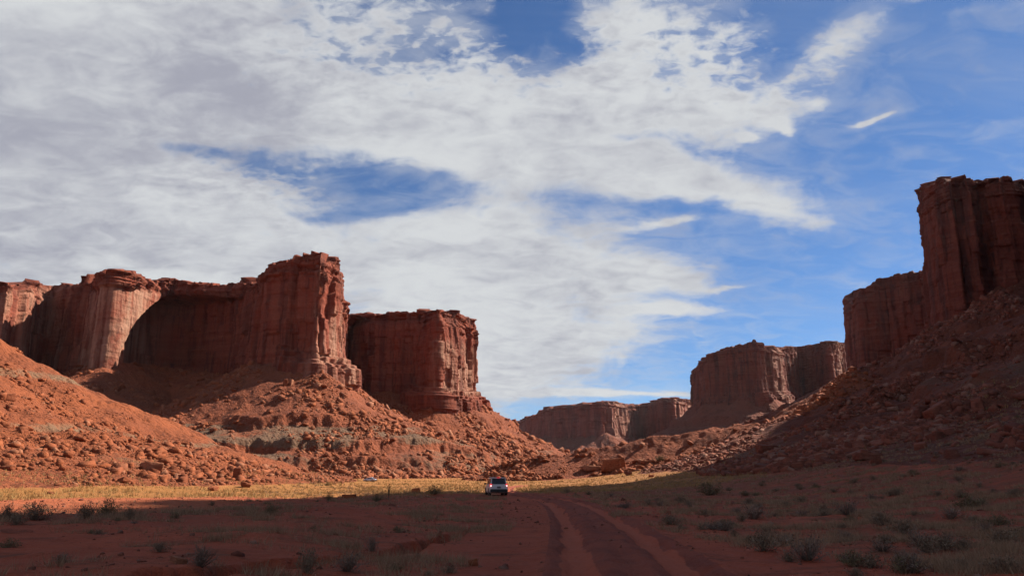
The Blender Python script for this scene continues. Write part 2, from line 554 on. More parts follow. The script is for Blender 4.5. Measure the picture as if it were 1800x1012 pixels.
def cliff(name, front, back, mat, label, ds=0.5, dz=0.5, k=1.0, amp=1.0, seed=1, ledge=0.0, ledge_x=(-1e5, -9e4), extra=None, rim=1.0, pale=None, calm=None):
    zb_mean = min(p[3] for p in front)
    pts = np.array(front + [(b[0], b[1], b[2], zb_mean) for b in back])
    for _ in range(2):                                   # blunt the corners a little
        nx = np.roll(pts, -1, 0)
        a = pts * 0.94 + nx * 0.06
        b = pts * 0.06 + nx * 0.94
        pts = np.stack([a, b], 1).reshape(-1, 4)
    seg = np.hypot(*(np.roll(pts, -1, 0) - pts)[:, :2].T)
    cum = np.concatenate([[0], np.cumsum(seg)])
    L = cum[-1]
    Lf = cum[4 * len(front) - 4]                         # the seen side is sampled finely, the back coarsely
    s = np.concatenate([np.linspace(0, Lf, int(Lf / ds), endpoint=False), np.linspace(Lf, L, max(8, int((L - Lf) / (5 * ds))), endpoint=False)])
    n = len(s)
    pp = np.vstack([pts, pts[:1]])
    X, Y, ZT, ZB = (np.interp(s, cum, pp[:, i]) for i in range(4))
    area = 0.5 * np.sum(X * np.roll(Y, -1) - np.roll(X, -1) * Y)
    w = max(2, int(1.6 * k / ds))
    tx = np.roll(X, -w) - np.roll(X, w)
    ty = np.roll(Y, -w) - np.roll(Y, w)
    l = np.hypot(tx, ty)
    sg = 1.0 if area > 0 else -1.0
    NX, NY = sg * ty / l, -sg * tx / l
    # rim blocks
    cid, cg = cells(s + 1.5 * vn(s / 7, s * 0, seed), 6.5 * k, seed + 1)
    big, bg = cells(s, 19 * k, seed + 2)
    zt = ZT + rim * k * ((hsh(cid, seed + 3) - 0.55) * 2.6 + (hsh(big, seed + 4) - 0.5) * 2.4 - 1.6 * np.exp(-cg / 0.6) + 0.5 * vn(s / (1.6 * k), s * 0, seed))
    H = (ZT - ZB)
    nv = int(np.max(H + 16 * k) / (dz))
    v = np.linspace(0, 1, nv)
    low = ZB - 14 * k
    S = np.repeat(s[None, :], nv, 0)
    Z = low[None] + (zt - low)[None] * v[:, None]
    h = (Z - ZB[None]) / H[None]
    s1 = S + k * (1.0 * vn(S / (30 * k), Z / (45 * k), seed + 10) + 0.35 * vn(S / (5 * k), Z / (9 * k), seed + 11))
    z1 = Z + k * (1.2 * vn(S / (40 * k), Z / (30 * k), seed + 12) + 0.35 * vn(S / (5 * k), Z / (4 * k), seed + 13))
    d = np.zeros_like(S)
    i1, g1, o1 = cells(s1, 25 * k, seed + 20, True)
    i2, g2, o2 = cells(s1 + 0.10 * z1 * (hsh(i1, seed + 22) - 0.5), 9.0 * k, seed + 21, True)
    i3, g3, o3 = cells(s1 + 0.16 * z1, 3.6 * k, seed + 24, True)
    stop = 0.30 + 0.8 * hsh(i2, seed + 23)               # columns that break off part way up
    # joint-bounded panels: each flat, set at its own depth and turned a little
    d += k * amp * ((hsh(i1, seed + 25) - 0.5) * 8.0 + o1 / k * (hsh(i1, seed + 28) - 0.5) * 0.55)
    d += k * amp * ((hsh(i2, seed + 26) - 0.5) * 2.8 * np.where(h > stop, -0.9, 1.0) + o2 / k * (hsh(i2, seed + 29) - 0.5) * 0.5)
    d += k * ((hsh(i3, seed + 27) - 0.5) * 0.35 + o3 / k * (hsh(i3, seed + 47) - 0.5) * 0.2)
    d -= 2.6 * k * np.exp(-g1 / (0.5 * k)) + 1.8 * k * (hsh(i2, seed + 45) > 0.45) * np.exp(-g2 / (0.4 * k))
    # slabs that have spalled off between joints
    j1, e1, p1 = cells(z1 + 40 * k * hsh(i2, seed + 33), 19 * k, seed + 30, True)
    d += k * amp * ((hsh(i2 * 131 + j1, seed + 31) - 0.5) * 2.8 + p1 / k * (hsh(i2 * 131 + j1, seed + 38) - 0.5) * 0.16)
    i4, g4 = cells(s1 + 0.2 * z1, 6.0 * k, seed + 34)
    j2, e2 = cells(z1 + 23 * k * hsh(i4, seed + 35), 9 * k, seed + 36)
    d += k * (hsh(i4 * 57 + j2, seed + 37) - 0.5) * 1.3
    if calm:
        cm = 1 - 0.85 * np.clip(calm(X[None] + 0 * S, Y[None] + 0 * S, Z, h, S) * 1.2, 0, 1)
        d *= cm
    # bedding: thin ledges in the cap rock, fainter lower down
    l1, q1 = cells(z1, 3.4 * k, seed + 40)
    l2, q2 = cells(z1, 1.3 * k, seed + 41)
    capm = sstep(h, 0.78, 0.86) + 0.10
    d += k * capm * (cm if calm else 1.0) * ((hsh(l1, seed + 42) - 0.5) * 3.0 + (hsh(l2, seed + 43) - 0.5) * 1.4 + (hsh(l1 * 17 + i2, seed + 44) - 0.5) * 1.8)
    d -= k * sstep(h, 0.8, 1.0) * 2.4
    d += k * (3.0 * vn(S / (60 * k), Z / (120 * k), seed + 50) + 0.5 * vn(S / (9 * k), Z / (26 * k), seed + 51) + 0.25 * vn(S / (1.6 * k), Z / (2.2 * k), seed + 52))
    d += k * 2.2 * np.clip(1 - h, 0, 1.4) ** 2.2
    if ledge:
        lm = sstep(X, ledge_x[0], ledge_x[1])[None] * ledge
        for lv, fr in ((0.115, 0.45), (0.055, 0.35), (0.02, 0.25)):
            d += lm * fr * (1 - sstep(h + 0.02 * (hsh(i2, seed + 60) - 0.5), lv, lv + 0.012)) * (0.6 + 0.45 * hsh(i2, seed + 61) + 0.35 * hsh(i3, seed + 62))
    if extra:
        d += extra(X[None] + 0 * S, Y[None] + 0 * S, Z, h, S)
    VX = X[None] + NX[None] * d
    VY = Y[None] + NY[None] * d
    V = np.stack([VX, VY, Z], -1).reshape(-1, 3)
    # cap: two inset rings, then a fan
    cx, cy = X.mean(), Y.mean()
    rings = []
    for ins, up_ in ((2.5, 0.4), (9, 1.0)):
        f = ins * k
        rings.append(np.stack([VX[-1] - NX * f, VY[-1] - NY * f, zt + up_ * k + 0.6 * k * vn(s / (4 * k), s * 0 + ins, seed + 70)], -1))
    V = np.vstack([V] + rings + [np.array([[cx, cy, zt.mean()]])])
    j = np.arange(n)
    j2 = (j + 1) % n
    rows = nv + 2
    F = []
    for r in range(rows - 1):
        F.append(np.stack([r * n + j, r * n + j2, (r + 1) * n + j2, (r + 1) * n + j], -1))
    F = np.vstack(F)
    if sg < 0:
        F = F[:, ::-1]
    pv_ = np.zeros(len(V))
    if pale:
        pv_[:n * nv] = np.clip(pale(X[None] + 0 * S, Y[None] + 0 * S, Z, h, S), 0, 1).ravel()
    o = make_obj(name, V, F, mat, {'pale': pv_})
    # close the top with triangles of its own (same mesh)
    import bmesh
    bm = bmesh.new()
    bm.from_mesh(o.data)
    bm.verts.ensure_lookup_table()
    base = (rows - 1) * n
    bm.verts.remove(bm.verts[len(V) - 1])
    step = max(1, int(2.0 * k / ds))
    rg = V[base:base + n][::step]
    res = delaunay_2d_cdt([Vector((p[0], p[1])) for p in rg], [], [list(range(len(rg)))], 1, 1e-4)
    nvt = [bm.verts.new((c.x, c.y, float(rg[np.argmin((rg[:, 0] - c.x) ** 2 + (rg[:, 1] - c.y) ** 2), 2]) - 0.3 * k)) for c in res[0]]
    for fc in res[2]:
        bm.faces.new([nvt[i_] for i_ in fc])
    bm.to_mesh(o.data)
    bm.free()
    tag(o, label, 'cliff', kind='structure')
    CLIFFS[name] = o
    return o


def arch_extra(X, Y, Z, h, S):
    """hollow under the buttress of the left wall: an alcove with a curved lip"""
    ax, ay = FA[11][0], FA[11][1]
    bx, by = FA[10][0], FA[10][1]
    tx, ty = ax - bx, ay - by
    l = math.hypot(tx, ty)
    t = ((X - bx) * tx + (Y - by) * ty) / l              # metres along the buttress face, 0 at its nose
    off = ((X - bx) * ty - (Y - by) * tx) / l
    z0, z1 = zat(640, 560), zat(508, 580)
    hh = np.clip((Z - z0) / (z1 - z0), 0, 1)
    edge = 9 + (l - 4) * hh ** 1.8
    near = (t > -5) & (t < l + 75) & (off > -30) & (off < 92)
    rec = sstep(t, edge - 0.6, edge + 1.2) * (1 - sstep(off, 2, 85)) * (1 - sstep(t, l + 40, l + 72)) * (1 - sstep(Z, z1 - 5, z1))
    return np.where(near, -22.0 * rec, 0.0)


def pale_sunlit_buttress(X, Y, Z, h, S):
    """grey-tan rock on the buttress, with sunlit brightness painted in here and far left"""
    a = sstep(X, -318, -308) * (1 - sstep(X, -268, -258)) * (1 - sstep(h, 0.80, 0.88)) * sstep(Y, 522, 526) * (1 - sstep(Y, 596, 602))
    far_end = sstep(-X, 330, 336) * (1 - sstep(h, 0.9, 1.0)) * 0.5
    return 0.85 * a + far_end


def painted_sun_end(X, Y, Z, h, S):
    return 0.8 * sstep(X, -124, -113) * (1 - sstep(h, 0.84, 0.94)) * sstep(vn(S / 7, Z / 30, 31), -0.5, 0.1)  # sunlight painted into the colour of the promontory's right end


def painted_sun_patch(X, Y, Z, h, S):
    return 0.8 * sstep(X, -60, -56) * (1 - sstep(X, -36, -30)) * (1 - sstep(h, 0.62, 0.72)) * sstep(h, 0.04, 0.12)  # lit patch near the mesa's end, its sunlight painted into the colour


def painted_sun_flute(a, b):
    return lambda X, Y, Z, h, S: 0.7 * sstep(X, a, a + 4) * (1 - sstep(X, b - 4, b))  # sunlight painted into the rock colour across one flute


def back_of(front, ddx, ddy, n=2):
    a, b = front[-1], front[0]
    return [(a[0] + ddx[1], a[1] + ddy[1], a[2]), (b[0] + ddx[0], b[1] + ddy[0], b[2])]


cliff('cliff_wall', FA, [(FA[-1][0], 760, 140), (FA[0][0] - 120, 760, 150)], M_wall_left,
      'long shadowed red cliff wall with a sunlit buttress above a curved alcove', seed=101, rim=1.5, extra=arch_extra, pale=pale_sunlit_buttress, calm=pale_sunlit_buttress)
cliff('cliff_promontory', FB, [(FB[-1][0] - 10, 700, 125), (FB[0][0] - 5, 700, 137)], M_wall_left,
      'tall blocky red sandstone promontory standing above the pyramid of rubble', seed=202, ledge=8.0, ledge_x=(-146, -128), rim=1.9, pale=painted_sun_end)
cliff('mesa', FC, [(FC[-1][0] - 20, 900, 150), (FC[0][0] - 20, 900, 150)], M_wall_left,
      'flat-topped red mesa behind the promontory with a sunlit scar near its end', seed=303, rim=1.4, ledge=10.0, ledge_x=(-80, -66), pale=painted_sun_patch)
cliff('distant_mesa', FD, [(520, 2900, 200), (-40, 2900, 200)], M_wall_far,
      'pale red mesa closing the valley in the far distance', ds=1.5, dz=1.4, k=2.0, seed=404, ledge=0, pale=lambda X, Y, Z, h, S: painted_sun_flute(236, 310)(X, Y, Z, h, S) + painted_sun_flute(412, 505)(X, Y, Z, h, S))
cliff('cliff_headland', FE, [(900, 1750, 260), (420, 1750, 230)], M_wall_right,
      'flat-topped dark red headland with two sunlit flutes beyond the rubble ridge', ds=1.1, dz=0.9, k=1.3, seed=505, ledge=8, pale=lambda X, Y, Z, h, S: painted_sun_flute(400, 440)(X, Y, Z, h, S) * (Y < 1330) + painted_sun_flute(556, 632)(X, Y, Z, h, S))
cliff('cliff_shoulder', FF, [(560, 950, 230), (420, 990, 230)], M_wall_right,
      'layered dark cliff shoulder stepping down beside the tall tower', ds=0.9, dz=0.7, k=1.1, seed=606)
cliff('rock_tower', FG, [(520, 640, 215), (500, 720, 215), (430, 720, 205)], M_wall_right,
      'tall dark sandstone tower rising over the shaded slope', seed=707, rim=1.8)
# unseen canyon wall added past the camera, rim shaped to shade the valley floor
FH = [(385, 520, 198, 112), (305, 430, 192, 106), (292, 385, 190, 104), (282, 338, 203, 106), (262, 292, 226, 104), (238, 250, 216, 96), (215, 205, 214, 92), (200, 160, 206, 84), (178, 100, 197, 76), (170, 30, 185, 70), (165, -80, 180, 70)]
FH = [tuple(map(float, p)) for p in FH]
cliff('unseen_canyon_wall', FH, [(420, -80, 190), (520, 200, 220), (520, 500, 220)], M_wall_right,
      'unseen canyon wall above the right slope, shaped to shade the valley floor', ds=2.0, dz=2.0, seed=808, rim=1.0)

# ------------------------------------------------------------------ terrain
FI = [(-260, 60, 0, 92), (-205, 140, 0, 70), (-150, 215, 0, 43.5), (-142, 258, 0, 28.5), (-131, 300, 0, 16.5), (-119, 336, 0, 9)]
FM = []
for px, py, Y in ((868, 828, 300), (930, 812, 300), (1000, 801, 300), (1060, 796, 298), (1140, 781, 292), (1250, 764, 285), (1340, 752, 275), (1420, 706, 262), (1500, 650, 250)):
    z = zat(py, Y) + 0.3
    FM.append((xat(px, Y, z), Y, 0, z))
FK = [(xat(1062, 1500, 70), 1500, 0, zat(766, 1500)), (xat(1075, 1700, 70), 1700, 0, zat(770, 1700))]
COMPS = [  # name, polyline with foot heights, slope at the top, reach factor
    ('left', FI, 0.66, 1.55), ('wall', FA, 0.62, 1.6), ('pyramid', FB, 0.74, 1.6), ('mesa', FC, 0.72, 1.7), ('far', FD, 0.62, 1.7), ('farcone', FK, 0.62, 2.5),
    ('headland', FE, 0.74, 1.9), ('shoulder', FF, 0.62, 1.8), ('right', FG, 0.66, 1.9), ('right', FH, 0.77, 1.60), ('mound', FM, 0.60, 1.8)]
NAMES = ['floor', 'left', 'wall', 'pyramid', 'mesa', 'far', 'farcone', 'headland', 'shoulder', 'right', 'mound']


def talus(X, Y, poly, s0, hf):
    best = np.full(X.shape, -1e9)
    for (x0, y0, _, z0), (x1, y1, _, z1) in zip(poly[:-1], poly[1:]):
        dx, dy = x1 - x0, y1 - y0
        t = np.clip(((X - x0) * dx + (Y - y0) * dy) / (dx * dx + dy * dy), 0, 1)
        d = np.hypot(X - x0 - t * dx, Y - y0 - t * dy)
        zb = z0 + (z1 - z0) * t + 1.0
        Hh = hf * zb
        best = np.maximum(best, zb - Hh * (1 - np.exp(-d * s0 / Hh)))
    return best


def polydist(X, Y, pts):
    best = np.full(X.shape, 1e9)
    for (x0, y0), (x1, y1) in zip(pts[:-1], pts[1:]):
        dx, dy = x1 - x0, y1 - y0
        t = np.clip(((X - x0) * dx + (Y - y0) * dy) / (dx * dx + dy * dy), 0, 1)
        best = np.minimum(best, np.hypot(X - x0 - t * dx, Y - y0 - t * dy))
    return best


RUT_L = [(0.0, -4), (0.45, 4), (0.8, 9), (1.15, 14.3), (1.5, 20.3), (2.0, 30), (2.3, 42), (2.3, 54), (1.6, 66), (0.2, 77), (-1.2, 88), (-2.2, 105), (-2, 140), (2, 190)]
RUT_R = [(1.7, -4), (2.15, 4), (2.6, 9), (2.95, 14.3), (3.35, 20.3), (3.9, 30), (4.25, 42), (4.2, 54), (3.4, 68), (1.9, 80), (0.5, 90), (-0.5, 106), (-0.3, 140), (3.7, 190)]
GULLY = [(-5.2, 9), (-4.3, 13), (-3.3, 15.6), (-2.6, 17.2), (-2.15, 19.5), (-1.75, 22), (-1.5, 25), (-1.25, 29)]
GULLY2 = [(-11, 33), (-8, 36), (-5.5, 39)]


def smax(a, b, k):
    h = np.clip(0.5 + 0.5 * (a - b) / k, 0, 1)
    return b + (a - b) * h + k * h * (1 - h)


def floor_z(X, Y):
    z = 0.13 * 7 * np.log1p(np.exp(np.clip((X - 18) / 7, -30, 30)))
    z = z + 0.010 * np.maximum(Y - 170, 0) * (1 - np.exp(-np.maximum(Y - 170, 0) / 200))
    return z


def terrain(X, Y, detail=True):
    zf = floor_z(X, Y)
    best = zf.copy()
    win = np.zeros(X.shape, int)
    z = zf.copy()
    top = zf.copy()
    for nm, poly, s0, hf in COMPS:
        warp = 0 if nm in ('far', 'farcone', 'headland') else 1
        t = talus(X, Y, poly, s0, hf)
        m = t > best
        best = np.where(m, t, best)
        win = np.where(m, NAMES.index(nm), win)
        z = smax(z, t, 3.0 if nm != 'mound' else 1.5)
    if not detail:
        return z, win
    dist = np.hypot(X, Y)
    hgt = z - zf
    a = sstep(hgt, 0.6, 9.0)
    far = np.clip(dist / 500, 0.6, 3.0)
    n = a * far * (2.4 * fbm(X / 38, Y / 38, 3, 51) + 0.0)
    rid = 1 - np.abs(vn(X / 17 + 3, Y / 17, 61))
    n += a * far * 1.6 * (rid - 0.6)
    rg = (win == NAMES.index('right')) * a
    n += rg * (2.2 * vn(X / 21, Y / 21, 66) + 2.0 * (0.5 - np.abs(vn(X / 10, Y / 10, 67))) + 0.7 * vn(X / 4.3, Y / 4.3, 68))
    n += a * (0.75 * vn(X / 7.5, Y / 7.5, 63) + 0.45 * vn(X / 3.1, Y / 3.1, 64) + 0.22 * vn(X / 1.4, Y / 1.4, 65))
    z = z + n
    # ledges of harder beds on the slopes
    for nm, L0, sl, hh in (('pyramid', 31, 1.0, 1.05), ('pyramid', 15, 1.0, 1.15), ('pyramid', 5.5, 0.8, 1.0), ('mesa', 27, 0.5, 0.9), ('wall', 40, 0.5, 1.0), ('right', 60, 1.0, 1.8), ('right', 44, 1.0, 1.5), ('right', 30, 0.9, 1.3), ('right', 18, 0.6, 0.9), ('headland', 85, 1.0, 2.0), ('left', 11, 0.4, 0.6), ('mesa', 44, 0.8, 1.6)):
        Lv = L0 + 3.0 * vn(X / 45, Y / 45, 71) + 1.3 * vn(X / 8, Y / 8, 72) + 0.8 * vn(X / 2.7, Y / 2.7, 73)
        u = z - Lv
        sft = np.interp(u, [-9 * hh, -1.1 * hh, 1.1 * hh, 7 * hh], [0, -2.4 * hh, 2.2 * hh, 0])
        msk = (win == NAMES.index(nm)) * sl * sstep(vn(X / 60, Y / 60, int(L0)), -0.35, 0.15)
        z = z + sft * msk
    # valley floor relief
    b = 1 - a
    dl, dr = polydist(X, Y, RUT_L), polydist(X, Y, RUT_R)
    flat = 0.15 + 0.85 * sstep(np.minimum(dl, dr), 1.0, 7.0)
    z = z + b * (flat * 0.16 * fbm(X / 14, Y / 14, 3, 81) + flat * (0.08 * vn(X / 1.9, Y / 1.9, 83) + 0.05 * np.abs(vn(X / 0.8, Y / 0.8, 85))) + 0.02 * vn(X / 0.4, Y / 0.4, 84)
                 + 0.05 * np.maximum(0, vn(X / 2.6, Y / 1.5, 86)) * sstep(np.abs(X - 2), 3, 7))
    dm = np.minimum(dl, dr) + 0.12 * vn(X / 1.1, Y / 2.0, 87)
    z = z - b * 0.10 * (1 - sstep(dm, 0.16, 0.42)) + b * 0.05 * np.exp(-((dm - 0.62) / 0.2) ** 2)
    gw = 0.14 * vn(X / 0.9, Y / 0.9, 91) + 0.1 * vn(X / 0.3, Y / 0.3, 92)
    gd = polydist(X, Y, GULLY) + gw
    wd = np.clip(0.62 - 0.022 * (Y - 9), 0.22, 0.7)
    z = z - b * 0.62 * np.clip(wd / 0.5, 0.45, 1) * (1 - sstep(gd, 0.15 * wd, wd))
    # a low wash bank on the left
    bank = Y - (31 + 0.33 * (X + 24) + 1.8 * vn(X / 5, X * 0, 93))
    z = z + b * 0.30 * (1 - sstep(bank, -0.5, 0.15)) * sstep(-X, 1.0, 6.0) * sstep(-X, 40, 26)
    return z, win


def line_r(a, b, n):
    return np.exp(np.linspace(math.log(a), math.log(b), n, endpoint=False))


radii = np.concatenate([line_r(0.4, 5, 30), line_r(5, 60, 330), line_r(60, 250, 300), np.linspace(250, 680, 470, endpoint=False), line_r(680, 1500, 190), line_r(1500, 3200, 90), line_r(3200, 9000, 14)])
fine = np.linspace(-37, 37, 1350)
coarse_r = np.linspace(37, 180, 150)[1:]
coarse_l = np.linspace(-180, -37, 150)[1:-1]
ang = np.radians(np.concatenate([coarse_l, fine, coarse_r]))
na, nr = len(ang), len(radii)
GA, GR = np.meshgrid(ang, radii)                       # rows = radius
GX = GR * np.sin(GA)
GY = GR * np.cos(GA)
GZ, GW = terrain(GX, GY)
BASEF = floor_z(GX, GY)
dl, dr = polydist(GX, GY, RUT_L), polydist(GX, GY, RUT_R)
dmin = np.minimum(dl, dr)
rut = (1 - sstep(dmin + 0.1 * vn(GX / 1.3, GY / 2.2, 88) + 0.05 * vn(GX / 0.3, GY / 0.4, 89), 0.14, 0.40))
between = (np.maximum(dl, dr) < 1.95) | (dmin < 0.62)
isfloor = GW == 0
hgt = GZ - BASEF
# where dry grass, bare sand and scrub grow
edge_n = vn(GX / 16, GY / 16, 95)
grass = sstep(GY + 8 * edge_n, 78 + 0.72 * np.minimum(GX, 0), 96 + 0.72 * np.minimum(GX, 0)) * (1 - sstep(GX + 10 * edge_n, 42, 70)) * (1 - sstep(GY, 330, 420)) * isfloor
sand = (1 - sstep(GX + 0.32 * GY + 3 * edge_n, -3, 3)) * sstep(GY - 0.30 * GX, 38, 48) * (1 - grass)
scrub = np.clip(0.52 + 0.35 * edge_n - 0.25 * sand - 0.5 * grass - 0.35 * sstep(np.abs(GX - 2), 8, 1.0) + 0.40 * sstep(GX, 4, 12), 0, 1)
gray = np.zeros_like(GZ)
bandn = 2.5 * vn(GX / 30, GY / 30, 96)
for nm, lo, hi, amt in (('pyramid', 15.5, 28, 0.75), ('pyramid', 3, 12, 0.6), ('mesa', 6, 17, 0.5), ('left', 24, 27.5, 0.85), ('left', 9, 11.5, 0.75), ('left', 1, 6, 0.35), ('right', 1, 12, 0.45)):
    zz = hgt + bandn
    gray = np.maximum(gray, (GW == NAMES.index(nm)) * amt * sstep(zz, lo - 1, lo + 1) * (1 - sstep(zz, hi - 1, hi + 1)) * (0.75 + 0.5 * vn(GX / 22, GY / 22, 97)))

idx = np.arange(na * nr).reshape(nr, na)
quad = np.stack([idx[:-1, :-1], idx[:-1, 1:], idx[1:, 1:], idx[1:, :-1]], -1)
# close the ring behind the camera
wrapq = np.stack([idx[:-1, -1], idx[:-1, 0], idx[1:, 0], idx[1:, -1]], -1)[:, None, :]
quad = np.concatenate([quad, wrapq], 1)[..., ::-1]
fw_ = np.concatenate([GW[:-1, :-1], GW[:-1, -1:]], 1)
tr_ = (between & isfloor & (GY < 190) & (GY > -6))
ft_ = np.concatenate([tr_[:-1, :-1], tr_[:-1, -1:]], 1)
VALL = np.stack([GX, GY, GZ], -1).reshape(-1, 3)
ATT = {'grass': grass.ravel(), 'sand': sand.ravel(), 'scrub': scrub.ravel(), 'gray': gray.ravel(), 'rut': rut.ravel()}


def piece(name, mask, mat, label, cat, attrs):
    F = quad[mask]
    used, inv = np.unique(F, return_inverse=True)
    F = inv.reshape(-1, 4)
    o = make_obj(name, VALL[used], F, mat, {a: ATT[a][used] for a in attrs}, smooth=True)
    tag(o, label, cat, kind='structure')
    return o


W_ = lambda *n: np.isin(fw_, [NAMES.index(x) for x in n]) & ~ft_
valley_floor = piece('ground', W_('floor'), M_floor, 'flat valley floor of red soil, pale sand and dry grass', 'ground', ('grass', 'sand', 'scrub'))
piece('dirt_road', ft_, M_track, 'two-rut dirt road curving over the red flat to the white car', 'road', ('rut',))
piece('left_hill', W_('left'), M_tal_orange, 'sunlit orange rubble slope coming down to the grass', 'slope', ('gray',))
piece('alcove_hill', W_('wall'), M_tal_red, 'shadowed rubble slope under the long cliff wall', 'slope', ('gray',))
piece('pyramid_hill', W_('pyramid'), M_tal_red, 'pyramid of sunlit red rubble under the promontory', 'slope', ('gray',))
piece('mesa_hill', W_('mesa'), M_tal_red, 'long rubble slope falling from the flat-topped mesa to the valley gap', 'slope', ('gray',))
piece('far_hill', W_('far', 'farcone'), M_tal_far, 'hazy slope and small rubble cone under the farthest mesa', 'slope', ('gray',))
piece('headland_hill', W_('headland', 'shoulder'), M_tal_far, 'dark slope below the flat-topped headland', 'slope', ('gray',))
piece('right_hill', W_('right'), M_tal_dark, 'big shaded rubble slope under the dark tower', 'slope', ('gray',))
piece('rubble_ridge', W_('mound'), M_tal_red, 'low ridge of broken rock crossing the valley behind the white car', 'ridge', ('gray',))

# visibility of the grid from the camera's side of the valley (picks which rocks become objects)
elev = (GZ - CAMZ) / GR
runmax = np.maximum.accumulate(elev, 0)
VIS = elev >= runmax - 0.0015


def ground_z(x, y):
    return float(terrain(np.array([float(x)]), np.array([float(y)]))[0][0])


def hit(px, py, y0=6.0, y1=1500.0):
    """where the sight line through a pixel of the photograph meets the terrain"""
    Ys = np.exp(np.linspace(math.log(y0), math.log(y1), 3000))
    Zs = CAMZ + Ys * math.tan(PITCH + math.atan((506 - py) / FPX))
    Xs = (px - 900) / FPX * (Ys * math.cos(PITCH) + (Zs - CAMZ) * math.sin(PITCH))
    T, _ = terrain(Xs, Ys)
    k = np.argmax(T >= Zs)
    if T[k] < Zs[k]:
        k = -1
    return float(Xs[k]), float(Ys[k]), float(T[k])


# ------------------------------------------------------------------ rocks
def rock_shape(kind, scale, seed, fine):
    """an angular stone: the hull of jittered block corners and a few extra points; fine ones get chipped edges"""
    import bmesh
    g = np.random.default_rng(seed)
    P = np.array([(x, y, z) for x in (-1, 1) for y in (-1, 1) for z in (-1, 1)], float)
    P *= 1 - g.random((8, 3)) * (0.42 if kind != 'slab' else 0.32)
    if kind == 'wedge':
        top = P[:, 2] > 0
        P[top, 0] = P[top, 0] * 0.35 + 0.25
        P[top, 1] *= 0.7
    ex = g.normal(size=(6 if kind == 'lumpy' else 2, 3))
    ex /= np.linalg.norm(ex, axis=1)[:, None]
    P = np.vstack([P, ex * (1.12 if kind == 'lumpy' else 0.98)])
    if kind == 'lumpy':
        P[:8] *= 0.78
    P = P / np.abs(P).max(0) * 0.78 * np.array(scale)
    bm = bmesh.new()
    for p in P:
        bm.verts.new(p)
    r = bmesh.ops.convex_hull(bm, input=bm.verts)
    bmesh.ops.delete(bm, geom=[v for v in bm.verts if not v.link_faces], context='VERTS')
    if fine:
        bmesh.ops.dissolve_limit(bm, angle_limit=R(14), verts=bm.verts, edges=bm.edges)
        bmesh.ops.bevel(bm, geom=list(bm.edges), offset=0.035, segments=1, affect='EDGES', clamp_overlap=True)
        bmesh.ops.triangulate(bm, faces=bm.faces)
        bmesh.ops.subdivide_edges(bm, edges=[e for e in bm.edges if e.calc_length() > 0.25], cuts=2, use_grid_fill=True)
        bmesh.ops.triangulate(bm, faces=bm.faces)
        for v in bm.verts:
            c = v.co
            n = float(vn(np.array([c.x * 3.1 + seed]), np.array([c.y * 3.1 + c.z * 2.3]), seed)[0]) + 0.6 * float(vn(np.array([c.x * 8 + c.z * 5]), np.array([c.y * 8 - c.z * 4]), seed)[0])
            v.co = c * (1 + 0.035 * n)
    bmesh.ops.triangulate(bm, faces=bm.faces)
    bmesh.ops.recalc_face_normals(bm, faces=bm.faces)
    bm.verts.index_update()
    v = np.array([tuple(q.co) for q in bm.verts])
    f = np.array([[q.index for q in fc.verts] for fc in bm.faces])
    bm.free()
    return v, f


SHAPES = [('blocky', (1, 0.85, 0.8), None), ('slab', (1.25, 0.85, 0.36), None), ('wedge', (1, 0.8, 0.75), (1, 0.1, 0.9)), ('lumpy', (1, 0.9, 0.7), None),
          ('blocky', (0.9, 0.75, 0.95), None), ('slab', (1.1, 1.0, 0.42), None), ('wedge', (1.1, 0.75, 0.8), (-0.4, 0.9, 0.8)), ('lumpy', (1.1, 0.8, 0.62), None)]
ROCK_ME = []
for i, (w, sc, lean) in enumerate(SHAPES):
    v, f = rock_shape(w, sc, 40 + i, True)
    for mt in (M_rock, M_rock_dark):
        o = make_obj('boulder', v, f, mt)
        ROCK_ME.append((w, o.data))
        bpy.data.objects.remove(o)
RUB = [rock_shape(w, sc, 80 + i, False) for i, (w, sc, lean) in enumerate(SHAPES + SHAPES[:4])]

DENS = {'left': 0.5, 'pyramid': 1.6, 'mesa': 1.3, 'wall': 0.5, 'right': 3.0, 'mound': 3.2, 'floor': 0.012}
cellA = np.zeros((nr - 1, na - 1))
cellA[:] = (np.diff(GR, axis=0)[:, :-1] * GR[:-1, :-1] * np.diff(GA, axis=1)[:-1, :])
dd = GR[:-1, :-1]
wgt = np.zeros_like(cellA)
for nm, de in DENS.items():
    wgt += (GW[:-1, :-1] == NAMES.index(nm)) * de
clump = np.clip(0.25 + 1.9 * fbm(GX[:-1, :-1] / 24, GY[:-1, :-1] / 24, 5, 120, 0.65), 0.03, 3.5)
slopeh = hgt[:-1, :-1]
clump *= 0.55 + 0.9 * np.exp(-np.maximum(slopeh, 0) / 26)        # more blocks toward the foot of a slope
infr = (np.abs(GA[:-1, :-1]) < R(35.5)) & (dd < 760) & (dd > 7)
wgt = wgt * clump * cellA / np.maximum(dd, 30) ** 1.25 * infr * (0.15 + 0.85 * VIS[:-1, :-1]) * ~tr_[:-1, :-1]
# no rocks inside the cliffs: keep those below the cliff feet
NROCK = 165000
pick = rng.choice(wgt.size, NROCK, p=(wgt / wgt.sum()).ravel())
pi, pj = np.unravel_index(pick, wgt.shape)
fu, fv_ = rng.random(NROCK), rng.random(NROCK)


def bil(G):
    return (G[pi, pj] * (1 - fu) * (1 - fv_) + G[pi, pj + 1] * fu * (1 - fv_) + G[pi + 1, pj] * (1 - fu) * fv_ + G[pi + 1, pj + 1] * fu * fv_)


